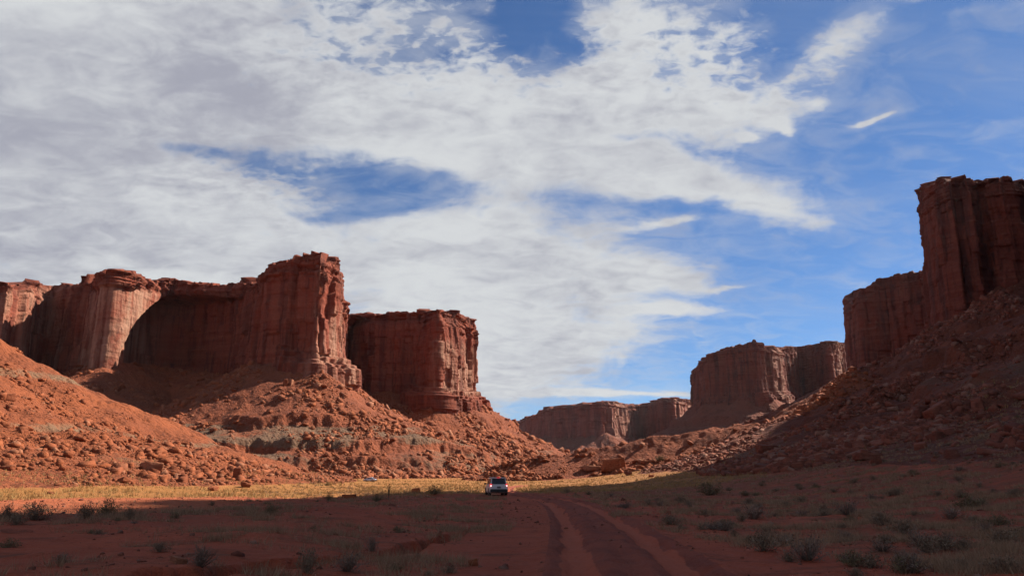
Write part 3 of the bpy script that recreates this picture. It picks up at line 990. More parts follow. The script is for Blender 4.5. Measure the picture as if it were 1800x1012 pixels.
rx, ry, rz = bil(GX), bil(GY), bil(GZ)
rw = GW[pi, pj]
rvis = VIS[pi, pj]
rd = np.hypot(rx, ry)
rr = np.maximum(0.09, rd * 0.00046) * np.minimum(rng.random(NROCK) ** (-1 / 1.65), 13)
rr = np.where(rw == 0, np.minimum(rr * 0.4, 0.16), rr)
rr = np.minimum(rr, 2.6 + rd * 0.002)
rr = np.where(rw == NAMES.index('left'), np.minimum(rr, 1.0), rr)
rr = np.where(rw == NAMES.index('right'), rr * 0.9, rr)
rhg = rz - floor_z(rx, ry)
size_px = np.where(rvis & (np.abs(rx / np.maximum(ry, 1)) < 0.655) & (ry > 8), rr / rd, 0)
order = np.argsort(-size_px)
NBOUL = 270
chosen = order[:NBOUL]
rest = np.setdiff1d(np.arange(NROCK), chosen)

SLOPE = {'left': 'orange left slope', 'pyramid': 'sunlit rubble pyramid', 'mesa': 'rubble slope under the flat-topped mesa', 'wall': 'shaded slope under the long cliff', 'right': 'shaded right slope', 'mound': 'rubble ridge behind the car', 'floor': 'valley floor'}
TOPS = {'left': 40, 'pyramid': 66, 'mesa': 60, 'wall': 75, 'right': 80, 'mound': 22, 'floor': 1}
WORDS = {'blocky': 'blocky', 'slab': 'flat slab-like', 'wedge': 'wedge-shaped', 'lumpy': 'lumpy rounded'}
for i in chosen:
    nm = NAMES[rw[i]]
    k = int(rng.integers(0, len(SHAPES)))
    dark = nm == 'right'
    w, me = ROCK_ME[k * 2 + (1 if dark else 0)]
    o = bpy.data.objects.new('boulder', me)
    COL.objects.link(o)
    r = float(rr[i])
    o.location = (rx[i], ry[i], rz[i] + r * 0.12 * SHAPES[k][1][2])
    o.rotation_euler = (rng.uniform(-0.35, 0.35), rng.uniform(-0.35, 0.35), rng.uniform(0, 6.28))
    o.scale = (r, r * rng.uniform(0.8, 1.15), r * rng.uniform(0.8, 1.1))
    fr = rhg[i] / TOPS[nm]
    band = 'at the foot of' if fr < 0.2 else ('low on' if fr < 0.4 else ('half way up' if fr < 0.65 else 'high on'))
    if nm == 'floor':
        band = 'lying loose on'
    colr = 'dark red' if dark else 'red-orange'
    tag(o, f'{colr} {WORDS[w]} boulder {band} the {SLOPE[nm]}', 'boulder', f'boulders on the {SLOPE[nm]}')


def scatter_mesh(name, ids, mat):
    """many loose stones as one mass"""
    VV, FF = [], []
    base = 0
    n = len(ids)
    sh = rng.integers(0, len(RUB), n)
    for s_ in range(len(RUB)):
        g = ids[sh == s_]
        if len(g) == 0:
            continue
        v, f = RUB[s_]
        m = len(g)
        th = rng.uniform(0, 6.28, m)
        tx_, ty_ = rng.uniform(-0.6, 0.6, m), rng.uniform(-0.6, 0.6, m)
        sc = rr[g][:, None] * rng.uniform(0.55, 1.35, (m, 3))
        p = v[None] * sc[:, None, :]
        x, y, z = p[..., 0], p[..., 1], p[..., 2]
        z, x = z * np.cos(tx_)[:, None] - x * np.sin(tx_)[:, None], z * np.sin(tx_)[:, None] + x * np.cos(tx_)[:, None]
        z, y = z * np.cos(ty_)[:, None] - y * np.sin(ty_)[:, None], z * np.sin(ty_)[:, None] + y * np.cos(ty_)[:, None]
        x, y = x * np.cos(th)[:, None] - y * np.sin(th)[:, None], x * np.sin(th)[:, None] + y * np.cos(th)[:, None]
        P = np.stack([x + rx[g][:, None], y + ry[g][:, None], z + (rz[g] - rr[g] * 0.02)[:, None]], -1)
        VV.append(P.reshape(-1, 3))
        FF.append((f[None] + (base + np.arange(m) * len(v))[:, None, None]).reshape(-1, 3))
        base += m * len(v)
    return make_obj(name, np.vstack(VV), np.vstack(FF), mat)


for nms, mt, lab in ((('left',), M_rock, 'loose broken rock strewn over the sunlit orange left slope'),
                     (('pyramid', 'wall', 'mesa'), M_rock, 'loose broken rock covering the slopes under the left cliffs'),
                     (('mound',), M_rock, 'loose broken rock piled on the low ridge behind the car'),
                     (('right',), M_rock_dark, 'loose dark rock strewn over the shaded right slope'),
                     (('floor',), M_rock_dark, 'small stones scattered on the red valley floor')):
    g = rest[np.isin(rw[rest], [NAMES.index(n) for n in nms])]
    if len(g):
        o = scatter_mesh('rubble', g, mt)
        tag(o, lab, 'rubble', kind='stuff')


NP = 14000
pY = np.exp(rng.uniform(math.log(9), math.log(60), NP))
pX = rng.uniform(-0.68, 0.68, NP) * pY
keep = rng.random(NP) < np.clip(0.15 + 0.9 * vn(pX / 3.0, pY / 4.0, 151), 0.02, 1) * np.where(np.minimum(polydist(pX, pY, RUT_L), polydist(pX, pY, RUT_R)) < 0.5, 0.15, 1.0)
rx, ry = pX[keep], pY[keep]
rz = terrain(rx, ry)[0]
rr = np.maximum(0.012, ry * 0.0007) * np.minimum(rng.random(len(rx)) ** (-1 / 2.3), 6)
o = scatter_mesh('pebbles', np.arange(len(rx)), M_rock_dark)
tag(o, 'pebbles and small stones strewn over the near red soil', 'pebbles', kind='stuff')


def key_boulder(px, py, wpx, hpx, shape, label, dark=False, rot=0.0, tilt=(0, 0), name='boulder', sink=0.3, depth=0.8, dist=None):
    """one of the boulders that stand out; px, py is the foot of the rock"""
    if dist:
        z = zat(py, dist)
        x, y = xat(px, dist, z), dist
        z = ground_z(x, y)
    else:
        x, y, z = hit(px, py)
    dd_ = math.hypot(x, y)
    w, h = wpx * dd_ / FPX, hpx * dd_ / FPX
    k = {'blocky': 0, 'slab': 1, 'wedge': 2, 'lumpy': 3, 'tall': 4}[shape]
    me = ROCK_ME[k * 2 + (1 if dark else 0)][1]
    o = bpy.data.objects.new(name, me)
    COL.objects.link(o)
    sc = SHAPES[k][1]
    sx = w / (1.55 * sc[0])
    sz = h / (1.45 * sc[2])
    o.scale = (sx, sx * depth, sz)
    o.location = (x, y + sx * 0.3, z + h * (0.5 - sink * 0.5))
    o.rotation_euler = (tilt[0], tilt[1], rot)
    tag(o, label, 'boulder')
    return o


key_boulder(1080, 828, 46, 26, 'wedge', 'huge split boulder with one sunlit face at the foot of the rubble ridge', rot=R(-8))
key_boulder(1040, 828, 40, 14, 'lumpy', 'low dark boulder leaning against the huge split boulder')
key_boulder(265, 829, 42, 24, 'lumpy', 'biggest orange boulder on the sunlit left slope, dark on one side', rot=R(20))
key_boulder(415, 843, 22, 26, 'wedge', 'upright pointed orange boulder near the end of the left slope', rot=R(120))
key_boulder(430, 856, 18, 15, 'lumpy', 'squat red boulder just below the upright pointed one', rot=R(40), tilt=(0.3, 0.2), sink=0.5)
key_boulder(372, 862, 20, 13, 'lumpy', tilt=(0.2, -0.3), sink=0.5, label='rounded orange boulder where the left slope meets the grass', rot=R(70))
key_boulder(44, 753, 22, 10, 'lumpy', 'broad orange boulder high on the left slope near the frame edge', rot=R(50), tilt=(0.3, 0.25), sink=0.6)
key_boulder(14, 703, 16, 12, 'wedge', 'dark upright boulder highest on the left slope', rot=R(60))
key_boulder(100, 652, 11, 9, 'lumpy', 'small round knob on the skyline of the left slope')
key_boulder(88, 868, 12, 6, 'lumpy', tilt=(0.3, 0.2), sink=0.6, label='small brown stone at the grass edge of the left slope')
key_boulder(730, 865, 17, 9, 'wedge', 'small dark red rock standing alone in the sunlit grass', rot=R(10))
key_boulder(612, 875, 26, 7, 'slab', 'low red rock mound at the shadow edge in the grass')
key_boulder(1105, 835, 16, 10, 'lumpy', 'dark rock right at the edge of the shade below the huge split boulder', dark=True)
key_boulder(1530, 806, 46, 11, 'slab', 'long flat reddish slab at the foot of the shaded right slope', dark=True, rot=R(5))
key_boulder(1622, 735, 36, 24, 'wedge', 'large pale boulder on the shaded right slope', dark=True, rot=R(30))
key_boulder(1655, 732, 46, 22, 'slab', 'dark tilted slab beside the large pale boulder', dark=True, rot=R(15), tilt=(0, R(-25)))
key_boulder(1722, 722, 30, 26, 'wedge', 'reddish pointed boulder right of the dark tilted slab', dark=True, rot=R(60))
key_boulder(1510, 640, 22, 9, 'slab', 'pale slab on the skyline of the right slope below the cliff shoulder', dark=True, rot=R(20))
key_boulder(503, 648, 9, 14, 'tall', 'left one of the two rock knobs on the tip of the rubble pyramid', dist=452)
key_boulder(513, 648, 9, 13, 'tall', 'right one of the two rock knobs on the tip of the rubble pyramid', rot=R(70), dist=454)
key_boulder(1350, 798, 34, 20, 'blocky', 'bulky dark block low on the shaded right slope above the grass', dark=True, rot=R(25))
key_boulder(1145, 838, 9, 5, 'blocky', 'small pale stone in the strip of sunlit grass', rot=R(25))
key_boulder(1135, 816, 18, 9, 'lumpy', 'pale rounded boulder beside the bright bush on the rubble ridge')


# ------------------------------------------------------------------ shrubs and grass
def leaf_material(name, c1, c2, trans=0.25):
    m, N, b = new_mat(name, 0.85, 0.1)
    gi = N.new('ShaderNodeNewGeometry')
    oi = N.new('ShaderNodeObjectInfo').outputs['Random']
    r = N.math('FRACT', N.math('ADD', N.math('MULTIPLY', gi.outputs['Random Per Island'], 0.7), N.math('MULTIPLY', oi, 0.6)))
    N.put(b.inputs['Base Color'], N.mix(r, c1, c2))
    return m


M_sage = leaf_material('sage_leaves', (0.26, 0.18, 0.115), (0.17, 0.115, 0.072))
M_olive = leaf_material('olive_leaves', (0.19, 0.145, 0.075), (0.125, 0.098, 0.050))
M_grey = leaf_material('grey_twigs', (0.24, 0.17, 0.125), (0.16, 0.11, 0.08))
M_dry = leaf_material('dry_grass', (0.36, 0.225, 0.095), (0.28, 0.18, 0.07))
M_scrub = leaf_material('scrub_grass', (0.42, 0.27, 0.16), (0.17, 0.098, 0.058))


def blades(P, h, wd, spread, per, seed, up_bias=1.0):
    """tufts: for every foot point P, per blades as thin triangles"""
    g = np.random.default_rng(seed)
    n = len(P)
    B = np.repeat(P, per, 0)
    H = np.repeat(h, per) * g.uniform(0.55, 1.1, n * per)
    S = np.repeat(spread, per)
    th = g.uniform(0, 2 * np.pi, n * per)
    rad = S * np.sqrt(g.random(n * per))
    foot = B + np.stack([np.cos(th) * rad * 0.45, np.sin(th) * rad * 0.45, np.full(n * per, -0.03)], -1)
    th2 = th + g.normal(0, 0.5, n * per)
    tip = B + np.stack([np.cos(th2) * rad * 1.15, np.sin(th2) * rad * 1.15, H], -1)
    ph = g.uniform(0, np.pi, n * per)
    sw = np.stack([np.cos(ph), np.sin(ph), 0 * ph], -1) * (np.repeat(wd, per) * g.uniform(0.6, 1.3, n * per))[:, None]
    V = np.stack([foot - sw, foot + sw, tip], 1).reshape(-1, 3)
    F = np.arange(len(V)).reshape(-1, 3)
    return V, F


def shrub_mesh(seed, nleaf, stems, flat=0.75, upright=False):
    """bush of unit width: stems fan out from the foot, leaves clump along their outer halves"""
    g = np.random.default_rng(seed)
    V, F = [], []
    nb = 0
    dirs = []
    for k in range(stems):
        a = g.uniform(0, 6.28)
        t = g.uniform(0.1, 1.25) if not upright else g.uniform(0.0, 0.5)
        dirs.append((math.sin(t) * math.cos(a), math.sin(t) * math.sin(a), math.cos(t)))
    dirs = np.array(dirs)
    ln = g.uniform(0.3, 0.56, stems)
    sv, sf = [], []
    for dr_, l in zip(dirs, ln):
        e = dr_ * l * np.array([1, 1, flat * 1.2])
        p = np.cross(dr_, [0.3, 0.2, 0.9])
        p /= np.linalg.norm(p) + 1e-6
        w = 0.010
        sv += [p * w - [0, 0, 0.04], -p * w - [0, 0, 0.04], e - p * 0.004, e + p * 0.004]
        q0 = len(sv) - 4
        sf += [(q0, q0 + 1, q0 + 2), (q0, q0 + 2, q0 + 3)]
    k = g.integers(0, stems, nleaf)
    t = g.uniform(0.35, 1.06, nleaf)
    c = dirs[k] * (ln[k] * t)[:, None] * np.array([1, 1, flat * 1.2]) + g.normal(0, 0.045, (nleaf, 3))
    c[:, 2] = np.maximum(c[:, 2], 0.01)
    a = g.normal(size=(nleaf, 3))
    a /= np.linalg.norm(a, axis=1)[:, None]
    b = np.cross(a, g.normal(size=(nleaf, 3)))
    b /= np.linalg.norm(b, axis=1)[:, None]
    a[:, 2] += 0.4
    lw = g.uniform(0.012, 0.03, nleaf)[:, None]
    V = np.stack([c - b * lw * 0.5, c + b * lw * 0.5, c + a * lw * 2.4], 1).reshape(-1, 3)
    F = np.arange(len(V)).reshape(-1, 3)
    SV_ = np.array(sv)
    SF = np.array(sf) + len(V)
    return np.vstack([V, SV_]), np.vstack([F, SF]), np.concatenate([np.zeros(len(F), int), np.ones(len(SF), int)])


SHRUB_ME = []
for i, (nl, st, fl, upr, mt) in enumerate([(900, 46, 0.75, False, M_sage), (700, 38, 0.6, False, M_sage), (900, 46, 0.7, False, M_olive), (420, 70, 0.7, False, M_grey), (600, 34, 1.6, True, M_olive), (1100, 60, 0.85, False, M_olive)]):
    V, F, mi = shrub_mesh(300 + i, nl, st, fl, upr)
    o = make_obj('shrub', V, F, None, mats=[mt, M_grey], midx=mi)
    SHRUB_ME.append(o.data)
    bpy.data.objects.remove(o)
SHKIND = ['grey-green sagebrush', 'low grey-green bush', 'olive desert bush', 'bare twiggy grey bush', 'upright olive bush', 'dense round olive bush']


def put_shrub(x, y, w, h, k, label, group=None, z=None):
    o = bpy.data.objects.new('shrub', SHRUB_ME[k])
    COL.objects.link(o)
    fl = {0: 0.45, 1: 0.37, 2: 0.42, 3: 0.42, 4: 0.9, 5: 0.52}[k]
    o.location = (x, y, (ground_z(x, y) if z is None else z) - 0.02)
    o.scale = (w, w, h / fl)
    o.rotation_euler = (0, 0, rng.uniform(0, 6.28))
    tag(o, label, 'shrub', group)
    return o


def key_shrub(px, py, wpx, hpx, k, label):
    x, y, z = hit(px, py)
    d_ = math.hypot(x, y)
    return put_shrub(x, y, wpx * d_ / FPX, hpx * d_ / FPX, k, label, z=z)


for a in [(62, 914, 66, 24, 0, 'wide sagebrush clump straddling the shadow edge at the far left of the flat'), (28, 922, 40, 16, 1, 'smaller sagebrush just below the wide clump at the far left'),
          (14, 912, 40, 20, 0, 'sagebrush cut by the frame edge at the shadow line'), (150, 911, 52, 22, 0, 'sagebrush in front of the sunlit grass, left of its taller twin'), (188, 907, 40, 26, 2, 'taller sagebrush breaking the shadow line in front of the left grass'),
          (227, 913, 26, 20, 0, 'lone small pointed sagebrush on the bare sand'), (474, 905, 31, 21, 5, 'dense round bush standing alone on the bare sand'), (372, 888, 18, 8, 1, 'tiny low bush on the shadow edge left of the round bush'),
          (577, 880, 18, 15, 5, 'round bush at the shadow edge left of the low red mound'), (663, 881, 26, 12, 2, 'low dark bush at the shadow edge before the upright one'), (683, 878, 14, 24, 4, 'upright narrow bush rising over the sunlit grass'),
          (762, 868, 36, 14, 2, 'broad dark bush on the shadow edge left of the white car'), (575, 853, 12, 6, 2, 'tiny bush in the sunlit grass below the slope'),
          (1162, 812, 26, 12, 5, 'bright yellow-green bush at the foot of the rubble ridge'),
          (540, 1006, 62, 40, 0, 'big sagebrush in the near shade at the bottom of the flat'), (610, 1004, 70, 34, 3, 'twiggy grey bush next to the dark gully'), (350, 994, 70, 34, 3, 'pale twiggy bush in the near shade left of the gully'),
          (655, 968, 40, 26, 3, 'twiggy bush on the flat above the dark gully'), (1420, 984, 90, 40, 3, 'pale twiggy bush near the bottom right of the road'), (1325, 912, 64, 24, 3, 'wide grey bush right of the road bend'),
          (1275, 932, 56, 20, 3, 'low bush just below the wide grey one'), (1350, 940, 42, 16, 1, 'dark bush below and right of the wide grey one'), (1245, 870, 60, 20, 2, 'bush right of the road where it fades toward the car'),
          (1600, 1006, 80, 34, 3, 'pale twiggy bush at the bottom right edge'), (1590, 940, 60, 26, 1, 'dark low bush on the right flat'), (1700, 895, 66, 22, 2, 'olive bush on the right flat below the slope'), (1490, 905, 60, 24, 3, 'grey bush midway on the right flat')]:
    key_shrub(*a)

cnt = 0
tries = 0
while cnt < 190 and tries < 9000:
    tries += 1
    Y = math.exp(rng.uniform(math.log(13), math.log(115)))
    X = rng.uniform(-0.66, 0.66) * Y
    if min(abs(X - 1.6), abs(X - 3.2)) < 1.8 and Y < 85:
        continue
    if X < 0 and X + 0.32 * Y < -2.0 and Y - 0.3 * X > 42 and rng.random() < 0.93:
        continue
    dens_ = 0.35 + 0.65 * (X > 5) if Y < 80 else 0.35
    if rng.random() > dens_ or polydist(np.array([X]), np.array([Y]), GULLY)[0] < 0.8:
        continue
    right = X > 3
    k = int(rng.choice([0, 1, 2, 3], p=[0.25, 0.3, 0.2, 0.25]))
    w = rng.uniform(0.4, 1.05) * (1.1 if right else 0.6)
    side = 'right flat' if right else 'shaded flat left of the road'
    zone = 'close to the camera' if Y < 26 else ('in the middle of' if Y < 60 else 'at the far end of')
    lab = f'{SHKIND[k]} {zone} on the {side}' if Y < 26 else f'{SHKIND[k]} {zone} the {side}'
    put_shrub(X, Y, w, w * rng.uniform(0.22, 0.4), k, lab, f'desert shrubs on the {side}')
    cnt += 1


def tuft_field(name, n, ymin, ymax, key, per, hr, wr, mat, label, seed, cond, xlim=0.7):
    g = np.random.default_rng(seed)
    Y = np.exp(g.uniform(math.log(ymin), math.log(ymax), n))
    X = g.uniform(-xlim, xlim, n) * Y
    keep = cond(X, Y, g)
    X, Y = X[keep], Y[keep]
    Z, Wn = terrain(X, Y)
    keep = (Wn == 0) | ((Wn == NAMES.index('right')) & (Z < 14)) | ((Wn == NAMES.index('left')) & (Z < 4))
    P = np.stack([X, Y, Z], -1)[keep]
    d = np.hypot(P[:, 0], P[:, 1])
    h = g.uniform(*hr, len(P))
    wd = np.maximum(wr, d * 0.00022)
    V, F = blades(P, h, wd, h * (0.75 if per < 10 else 1.0), per, seed + 1)
    o = make_obj(name, V, F, mat)
    tag(o, label, 'grass', kind='stuff')


def c_dry(X, Y, g):
    e = vn(X / 16, Y / 16, 95)
    gm = sstep(Y + 8 * e, 78 + 0.72 * np.minimum(X, 0), 96 + 0.72 * np.minimum(X, 0)) * (1 - sstep(X + 10 * e, 48, 75))
    cl = 0.5 + 0.6 * vn(X / 5, Y / 7, 140)
    return g.random(len(X)) < gm * np.clip(cl, 0.08, 1) * (polydist(X, Y, RUT_L) > 1) * (polydist(X, Y, RUT_R) > 1)


def c_scrub(X, Y, g):
    e = vn(X / 16, Y / 16, 95)
    sandm = (1 - sstep(X + 0.32 * Y + 3 * e, -3, 3)) * sstep(Y - 0.30 * X, 38, 48)
    rx_, ry_ = X * 0.8 + Y * 0.6, Y * 0.8 - X * 0.6
    cl = np.clip(0.25 + 0.9 * vn(rx_ / 2.1, ry_ / 3.2, 141) + 0.5 * vn(X / 1.3 + 0.4 * Y, Y / 1.3, 144) + 0.45 * vn(rx_ / 9, ry_ / 9, 142) + 0.4 * sstep(X, 4, 8), 0, 1)
    cl = cl * np.clip(0.2 + 1.5 * vn(X / 0.9, Y / 0.9, 143), 0, 1)
    m = cl * (1 - 0.96 * sandm) * (np.abs(X - 2.2) > 2.6 + 0.7 * e) * np.clip(Y / 34, 0.12, 1)
    return g.random(len(X)) < m


tuft_field('dry_grass', 42000, 42, 400, None, 7, (0.22, 0.55), 0.012, M_dry, 'yellow dry grass covering the sunlit strip of the valley floor', 501, c_dry)
tuft_field('scrub_grass', 240000, 9, 150, None, 12, (0.08, 0.27), 0.0045, M_scrub, 'short dry scrub and grass tufts over the shaded red flat', 601, c_scrub)


# ------------------------------------------------------------------ vehicles
M_paint = plain('white_paint', (0.60, 0.56, 0.54), 0.35, 0.0, 0.5)
M_bluep = plain('pale_blue_paint', (0.55, 0.62, 0.74), 0.3, 0.0, 0.5)
M_glass = plain('dark_glass', (0.012, 0.012, 0.015), 0.08, 0.0, 0.5)
M_black = plain('black_plastic', (0.02, 0.02, 0.02), 0.7)
M_tyre = plain('tyre_rubber', (0.018, 0.016, 0.015), 0.9)
M_rim = plain('wheel_metal', (0.45, 0.45, 0.46), 0.35, 0.8)
M_redlamp = plain('red_lamp_lens', (0.35, 0.01, 0.01), 0.2)
M_lit = plain('lit_brake_lamp', (0.5, 0.03, 0.03), 0.2, emit=(1.0, 0.03, 0.04), es=0.35)
M_bulb = plain('lit_bulb', (0.9, 0.5, 0.5), 0.2, emit=(1.0, 0.62, 0.6), es=0.9)
M_plate = plain('plate', (0.10, 0.09, 0.09), 0.5)


def loft(sections, close=True):
    """sections: list of rings of (x, y, z) with equal length"""
    n = len(sections[0])
    V = np.array([p for s in sections for p in s], float)
    F = []
    for a in range(len(sections) - 1):
        for b in range(n):
            c = (b + 1) % n
            F.append((a * n + b, a * n + c, (a + 1) * n + c, (a + 1) * n + b))
    return V, F, n


def mesh_part(name, V, F, mat, parent, bevel=0.0, smooth=True):
    me = bpy.data.meshes.new(name)
    me.from_pydata([tuple(v) for v in V], [], [tuple(f) for f in F])
    me.materials.append(mat)
    import bmesh
    bm = bmesh.new()
    bm.from_mesh(me)
    bmesh.ops.recalc_face_normals(bm, faces=bm.faces)
    if bevel:
        bmesh.ops.bevel(bm, geom=[e for e in bm.edges], offset=bevel, segments=2, affect='EDGES', clamp_overlap=True)
    bm.to_mesh(me)
    bm.free()
    o = bpy.data.objects.new(name, me)
    COL.objects.link(o)
    o.parent = parent
    return o


def box_part(name, c, s, mat, parent, bevel=0.01, rot=None):
    x, y, z = (v / 2 for v in s)
    V = np.array([(-x, -y, -z), (x, -y, -z), (x, y, -z), (-x, y, -z), (-x, -y, z), (x, -y, z), (x, y, z), (-x, y, z)])
    if rot:
        M = np.array(Matrix.Rotation(rot, 3, 'X'))
        V = V @ M.T
    V = V + np.array(c)
    F = [(0, 3, 2, 1), (4, 5, 6, 7), (0, 1, 5, 4), (1, 2, 6, 5), (2, 3, 7, 6), (3, 0, 4, 7)]
    return mesh_part(name, V, F, mat, parent, bevel)


def cyl_part(name, c, r, w, mat, parent, seg=24, inner=0.0):
    prof = [(r * 0.6, w / 2), (r * 0.93, w / 2), (r, w * 0.36), (r, -w * 0.36), (r * 0.93, -w / 2), (r * 0.6, -w / 2)] if not inner else [(0.0, w / 2), (r * 0.5, w / 2 + 0.01), (r * 0.9, w / 2 - 0.03), (r, w / 2), (r, -w / 2), (0.0, -w / 2)]
    V, F = [], []
    n = len(prof)
    for k in range(seg):
        a = 2 * math.pi * k / seg
        for rr_, xx in prof:
            V.append((c[0] + xx, c[1] + rr_ * math.cos(a), c[2] + rr_ * math.sin(a)))
    for k in range(seg):
        k2 = (k + 1) % seg
        for j in range(n if not inner else n - 1):
            j2 = (j + 1) % n
            F.append((k * n + j, k * n + j2, k2 * n + j2, k2 * n + j))
    return mesh_part(name, V, F, mat, parent)


def car(name, label, loc, heading, paint, Lc, Wc, Hc, suv=True, lit=True):
    """car heading +Y in its own frame, x to its right, origin on the ground under its middle"""
    root = bpy.data.objects.new(name, None)
    COL.objects.link(root)
    root.location = loc
    root.rotation_euler = (0, 0, heading)
    tag(root, label, 'car')
    hw, hl = Wc / 2, Lc / 2
    gc, belt = 0.24, Hc * (0.60 if suv else 0.62)
    # lower body: half sections along the length, arches cut by dark liners under them
    secs = []
    for fy, wd, z0, z1 in [(-1.0, 0.86, 0.42, 0.86), (-0.985, 0.95, 0.32, 0.95), (-0.93, 0.99, 0.26, 1.0), (-0.6, 1.0, gc, 1.0), (0.0, 1.0, gc, 1.0), (0.36, 1.0, gc, 0.985), (0.62, 0.99, gc, 0.94), (0.88, 0.95, 0.28, 0.86), (0.97, 0.88, 0.34, 0.76), (1.0, 0.76, 0.42, 0.66)]:
        w = hw * wd
        zt = belt * z1
        y = fy * hl
        secs.append([(-w * 0.90, y, z0), (w * 0.90, y, z0), (w, y, z0 + 0.14), (w, y, z0 + (zt - z0) * 0.62), (w * 0.95, y, zt - 0.03), (w * 0.88, y, zt), (-w * 0.88, y, zt), (-w * 0.95, y, zt - 0.03), (-w, y, z0 + (zt - z0) * 0.62), (-w, y, z0 + 0.14)])
    V, F, n = loft(secs)
    F.append(tuple(range(n)))
    F.append(tuple(range((len(secs) - 1) * n, len(secs) * n)))
    body = mesh_part('body', V, F, paint, root)
    # cabin: sloping glass house with a painted roof
    yr0, yr1 = (-0.965, -0.80) if suv else (-0.72, -0.42)
    yf0, yf1 = (0.46, 0.20) if suv else (0.42, 0.14)
    tw = 0.76
    cab = [[(-hw * 0.90, yr0 * hl, belt - 0.02), (hw * 0.90, yr0 * hl, belt - 0.02), (hw * tw, yr1 * hl, Hc - 0.07), (-hw * tw, yr1 * hl, Hc - 0.07)],
           [(-hw * 0.92, yf0 * hl, belt - 0.02), (hw * 0.92, yf0 * hl, belt - 0.02), (hw * tw, yf1 * hl, Hc - 0.07), (-hw * tw, yf1 * hl, Hc - 0.07)]]
    V, F, n = loft(cab)
    F += [(0, 1, 2, 3), (4, 5, 6, 7)]
    mesh_part('cabin', V, F, paint, root, 0.03)
    rf = [[(-hw * (tw + 0.03), y, Hc - 0.09), (hw * (tw + 0.03), y, Hc - 0.09), (hw * (tw - 0.02), y, Hc - 0.02), (hw * 0.4, y, Hc), (-hw * 0.4, y, Hc), (-hw * (tw - 0.02), y, Hc - 0.02)] for y in (yr1 * hl - (0.10 if suv else 0.0), yr1 * hl + 0.1, 0, yf1 * hl)]
    V, F, n = loft(rf)
    F += [tuple(range(n)), tuple(range(3 * n, 4 * n))]
    mesh_part('roof', V, F, paint, root)

    def pane(nm, pts, off):
        p = np.array(pts, float)
        nn = np.cross(p[1] - p[0], p[2] - p[0])
        nn /= np.linalg.norm(nn)
        if np.dot(nn, off) < 0:
            nn = -nn
        V = np.vstack([p + nn * 0.012, p - nn * 0.02])
        k = len(p)
        F = [tuple(range(k)), tuple(range(2 * k - 1, k - 1, -1))] + [(a, (a + 1) % k, k + (a + 1) % k, k + a) for a in range(k)]
        return mesh_part(nm, V, F, M_glass, root, smooth=False)
    lerp = lambda a, b, t: tuple(np.array(a) * (1 - t) + np.array(b) * t)
    A, B, C_, D = cab[0]
    pane('rear_window', [lerp(lerp(A, B, 0.06), lerp(D, C_, 0.06), 0.10), lerp(lerp(A, B, 0.94), lerp(D, C_, 0.94), 0.10), lerp(lerp(A, B, 0.94), lerp(D, C_, 0.94), 0.9), lerp(lerp(A, B, 0.06), lerp(D, C_, 0.06), 0.9)], (0, -1, 0.2))
    A2, B2, C2, D2 = cab[1]
    pane('windscreen', [lerp(lerp(A2, B2, 0.06), lerp(D2, C2, 0.06), 0.08), lerp(lerp(A2, B2, 0.94), lerp(D2, C2, 0.94), 0.08), lerp(lerp(A2, B2, 0.94), lerp(D2, C2, 0.94), 0.92), lerp(lerp(A2, B2, 0.06), lerp(D2, C2, 0.06), 0.92)], (0, 1, 0.2))
    for sgn, q in ((-1, (A, A2, D2, D)), (1, (B, B2, C2, C_))):
        for t0, t1 in ((0.05, 0.30), (0.34, 0.62), (0.66, 0.93)):
            pane('side_window', [lerp(lerp(q[0], q[1], t0), lerp(q[3], q[2], t0), 0.12), lerp(lerp(q[0], q[1], t1), lerp(q[3], q[2], t1), 0.12), lerp(lerp(q[0], q[1], t1), lerp(q[3], q[2], t1), 0.88), lerp(lerp(q[0], q[1], t0), lerp(q[3], q[2], t0), 0.88)], (sgn, 0, 0.2))
        box_part('side_mirror', (sgn * (hw + 0.10), hl * 0.36, belt + 0.08), (0.20, 0.10, 0.15), M_black if suv else paint, root, 0.02)
        for t in (0.10, -0.34):
            box_part('door_handle', (sgn * (hw + 0.012), hl * t, belt - 0.14), (0.03, 0.2, 0.03), M_black, root, 0.006)
        for yy in (0.60, -0.58):
            box_part('wheel_arch', (sgn * (hw - 0.06), hl * yy, 0.42), (0.125, 0.86, 0.50), M_black, root, 0.06)
            wheel = cyl_part('wheel', (sgn * (hw - 0.10), hl * yy, 0.36), 0.36, 0.25, M_tyre, root)
            cyl_part('rim', (sgn * (hw - 0.10), hl * yy, 0.36), 0.235, 0.22, M_rim, wheel, inner=1)
        tl = box_part('tail_light', (sgn * (hw * 0.86), -hl * 0.965, belt - 0.06), (0.21, 0.14, 0.30), M_redlamp if not lit else M_lit, root, 0.03)
        if lit:
            box_part('bulb', (sgn * (hw * 0.86), -hl * 0.965 - 0.075, belt - 0.10), (0.11, 0.02, 0.14), M_bulb, tl, 0.008)
        box_part('headlight', (sgn * (hw * 0.74), hl * 0.955, belt * 0.68), (0.32, 0.14, 0.15), M_glass, root, 0.03)
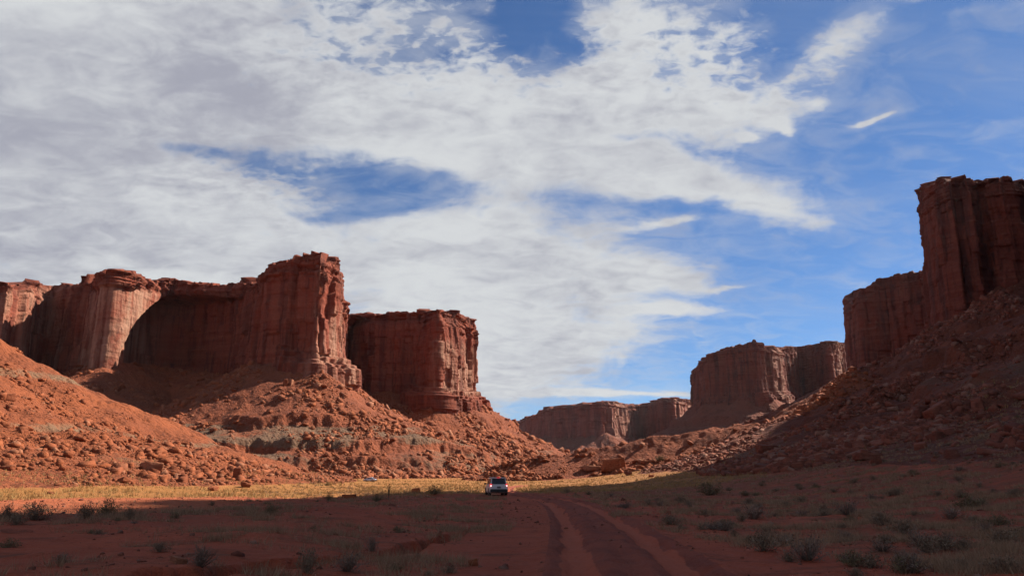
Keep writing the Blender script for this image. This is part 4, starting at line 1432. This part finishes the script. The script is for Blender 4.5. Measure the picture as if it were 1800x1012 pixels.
        if suv:
            box_part('roof_rail', (sgn * hw * 0.66, -0.35, Hc + 0.02), (0.04, Lc * 0.40, 0.04), M_black, root, 0.012)
    box_part('rear_bumper', (0, -hl * 0.985, 0.46), (Wc * 0.93, 0.18, 0.30), M_black, root, 0.04)
    box_part('front_bumper', (0, hl * 0.975, 0.44), (Wc * 0.82, 0.16, 0.26), M_black, root, 0.04)
    box_part('licence_plate', (0, -hl - 0.016, belt * 0.76), (0.36, 0.02, 0.17), M_plate, root, 0.004)
    if lit:
        box_part('high_brake_light', (0, yr1 * hl - 0.13, Hc - 0.03), (0.34, 0.05, 0.045), M_lit, root, 0.01)
    box_part('underbody', (0, 0, 0.30), (Wc * 0.80, Lc * 0.86, 0.14), M_black, root, 0.03)
    return root


cy = 79.0
cx = xat(872, cy, 0.9)
cz = ground_z(cx, cy)
car('car', 'white sport utility car with lit brake lights driving away on the dirt road', (cx, cy, cz), R(8), M_paint, 4.4, 1.74, 1.68)
by = 296.0
bx = xat(650, by, 0.8)
bz = ground_z(bx, by)
car('car', 'pale blue car parked side-on far off at the foot of the rubble pyramid', (bx, by, bz), R(80), M_bluep, 4.5, 1.8, 1.45, suv=False, lit=False)
o = key_boulder(656, 845, 12, 9, 'wedge', 'bright red rock just behind the pale blue car', rot=R(30), dist=303)


# ------------------------------------------------------------------ air
hz = bpy.data.materials.new('haze_air')
hz.use_nodes = True
H = NT(hz.node_tree)
H.n.clear()
ho = H.new('ShaderNodeOutputMaterial')
hv = H.new('ShaderNodeVolumePrincipled')
hv.inputs['Color'].default_value = (0.86, 0.92, 1.0, 1)
hv.inputs['Density'].default_value = HAZE
hv.inputs['Anisotropy'].default_value = 0.2
H.l.new(hv.outputs[0], ho.inputs['Volume'])
V = [(x, y, z) for z in (-20.0, 700.0) for x, y in ((-9500, -9500), (9500, -9500), (9500, 9500), (-9500, 9500))]
o = make_obj('haze', V, [(0, 3, 2, 1), (4, 5, 6, 7), (0, 1, 5, 4), (1, 2, 6, 5), (2, 3, 7, 6), (3, 0, 4, 7)], hz)
tag(o, 'thin blue air haze filling the valley', 'haze', kind='stuff')
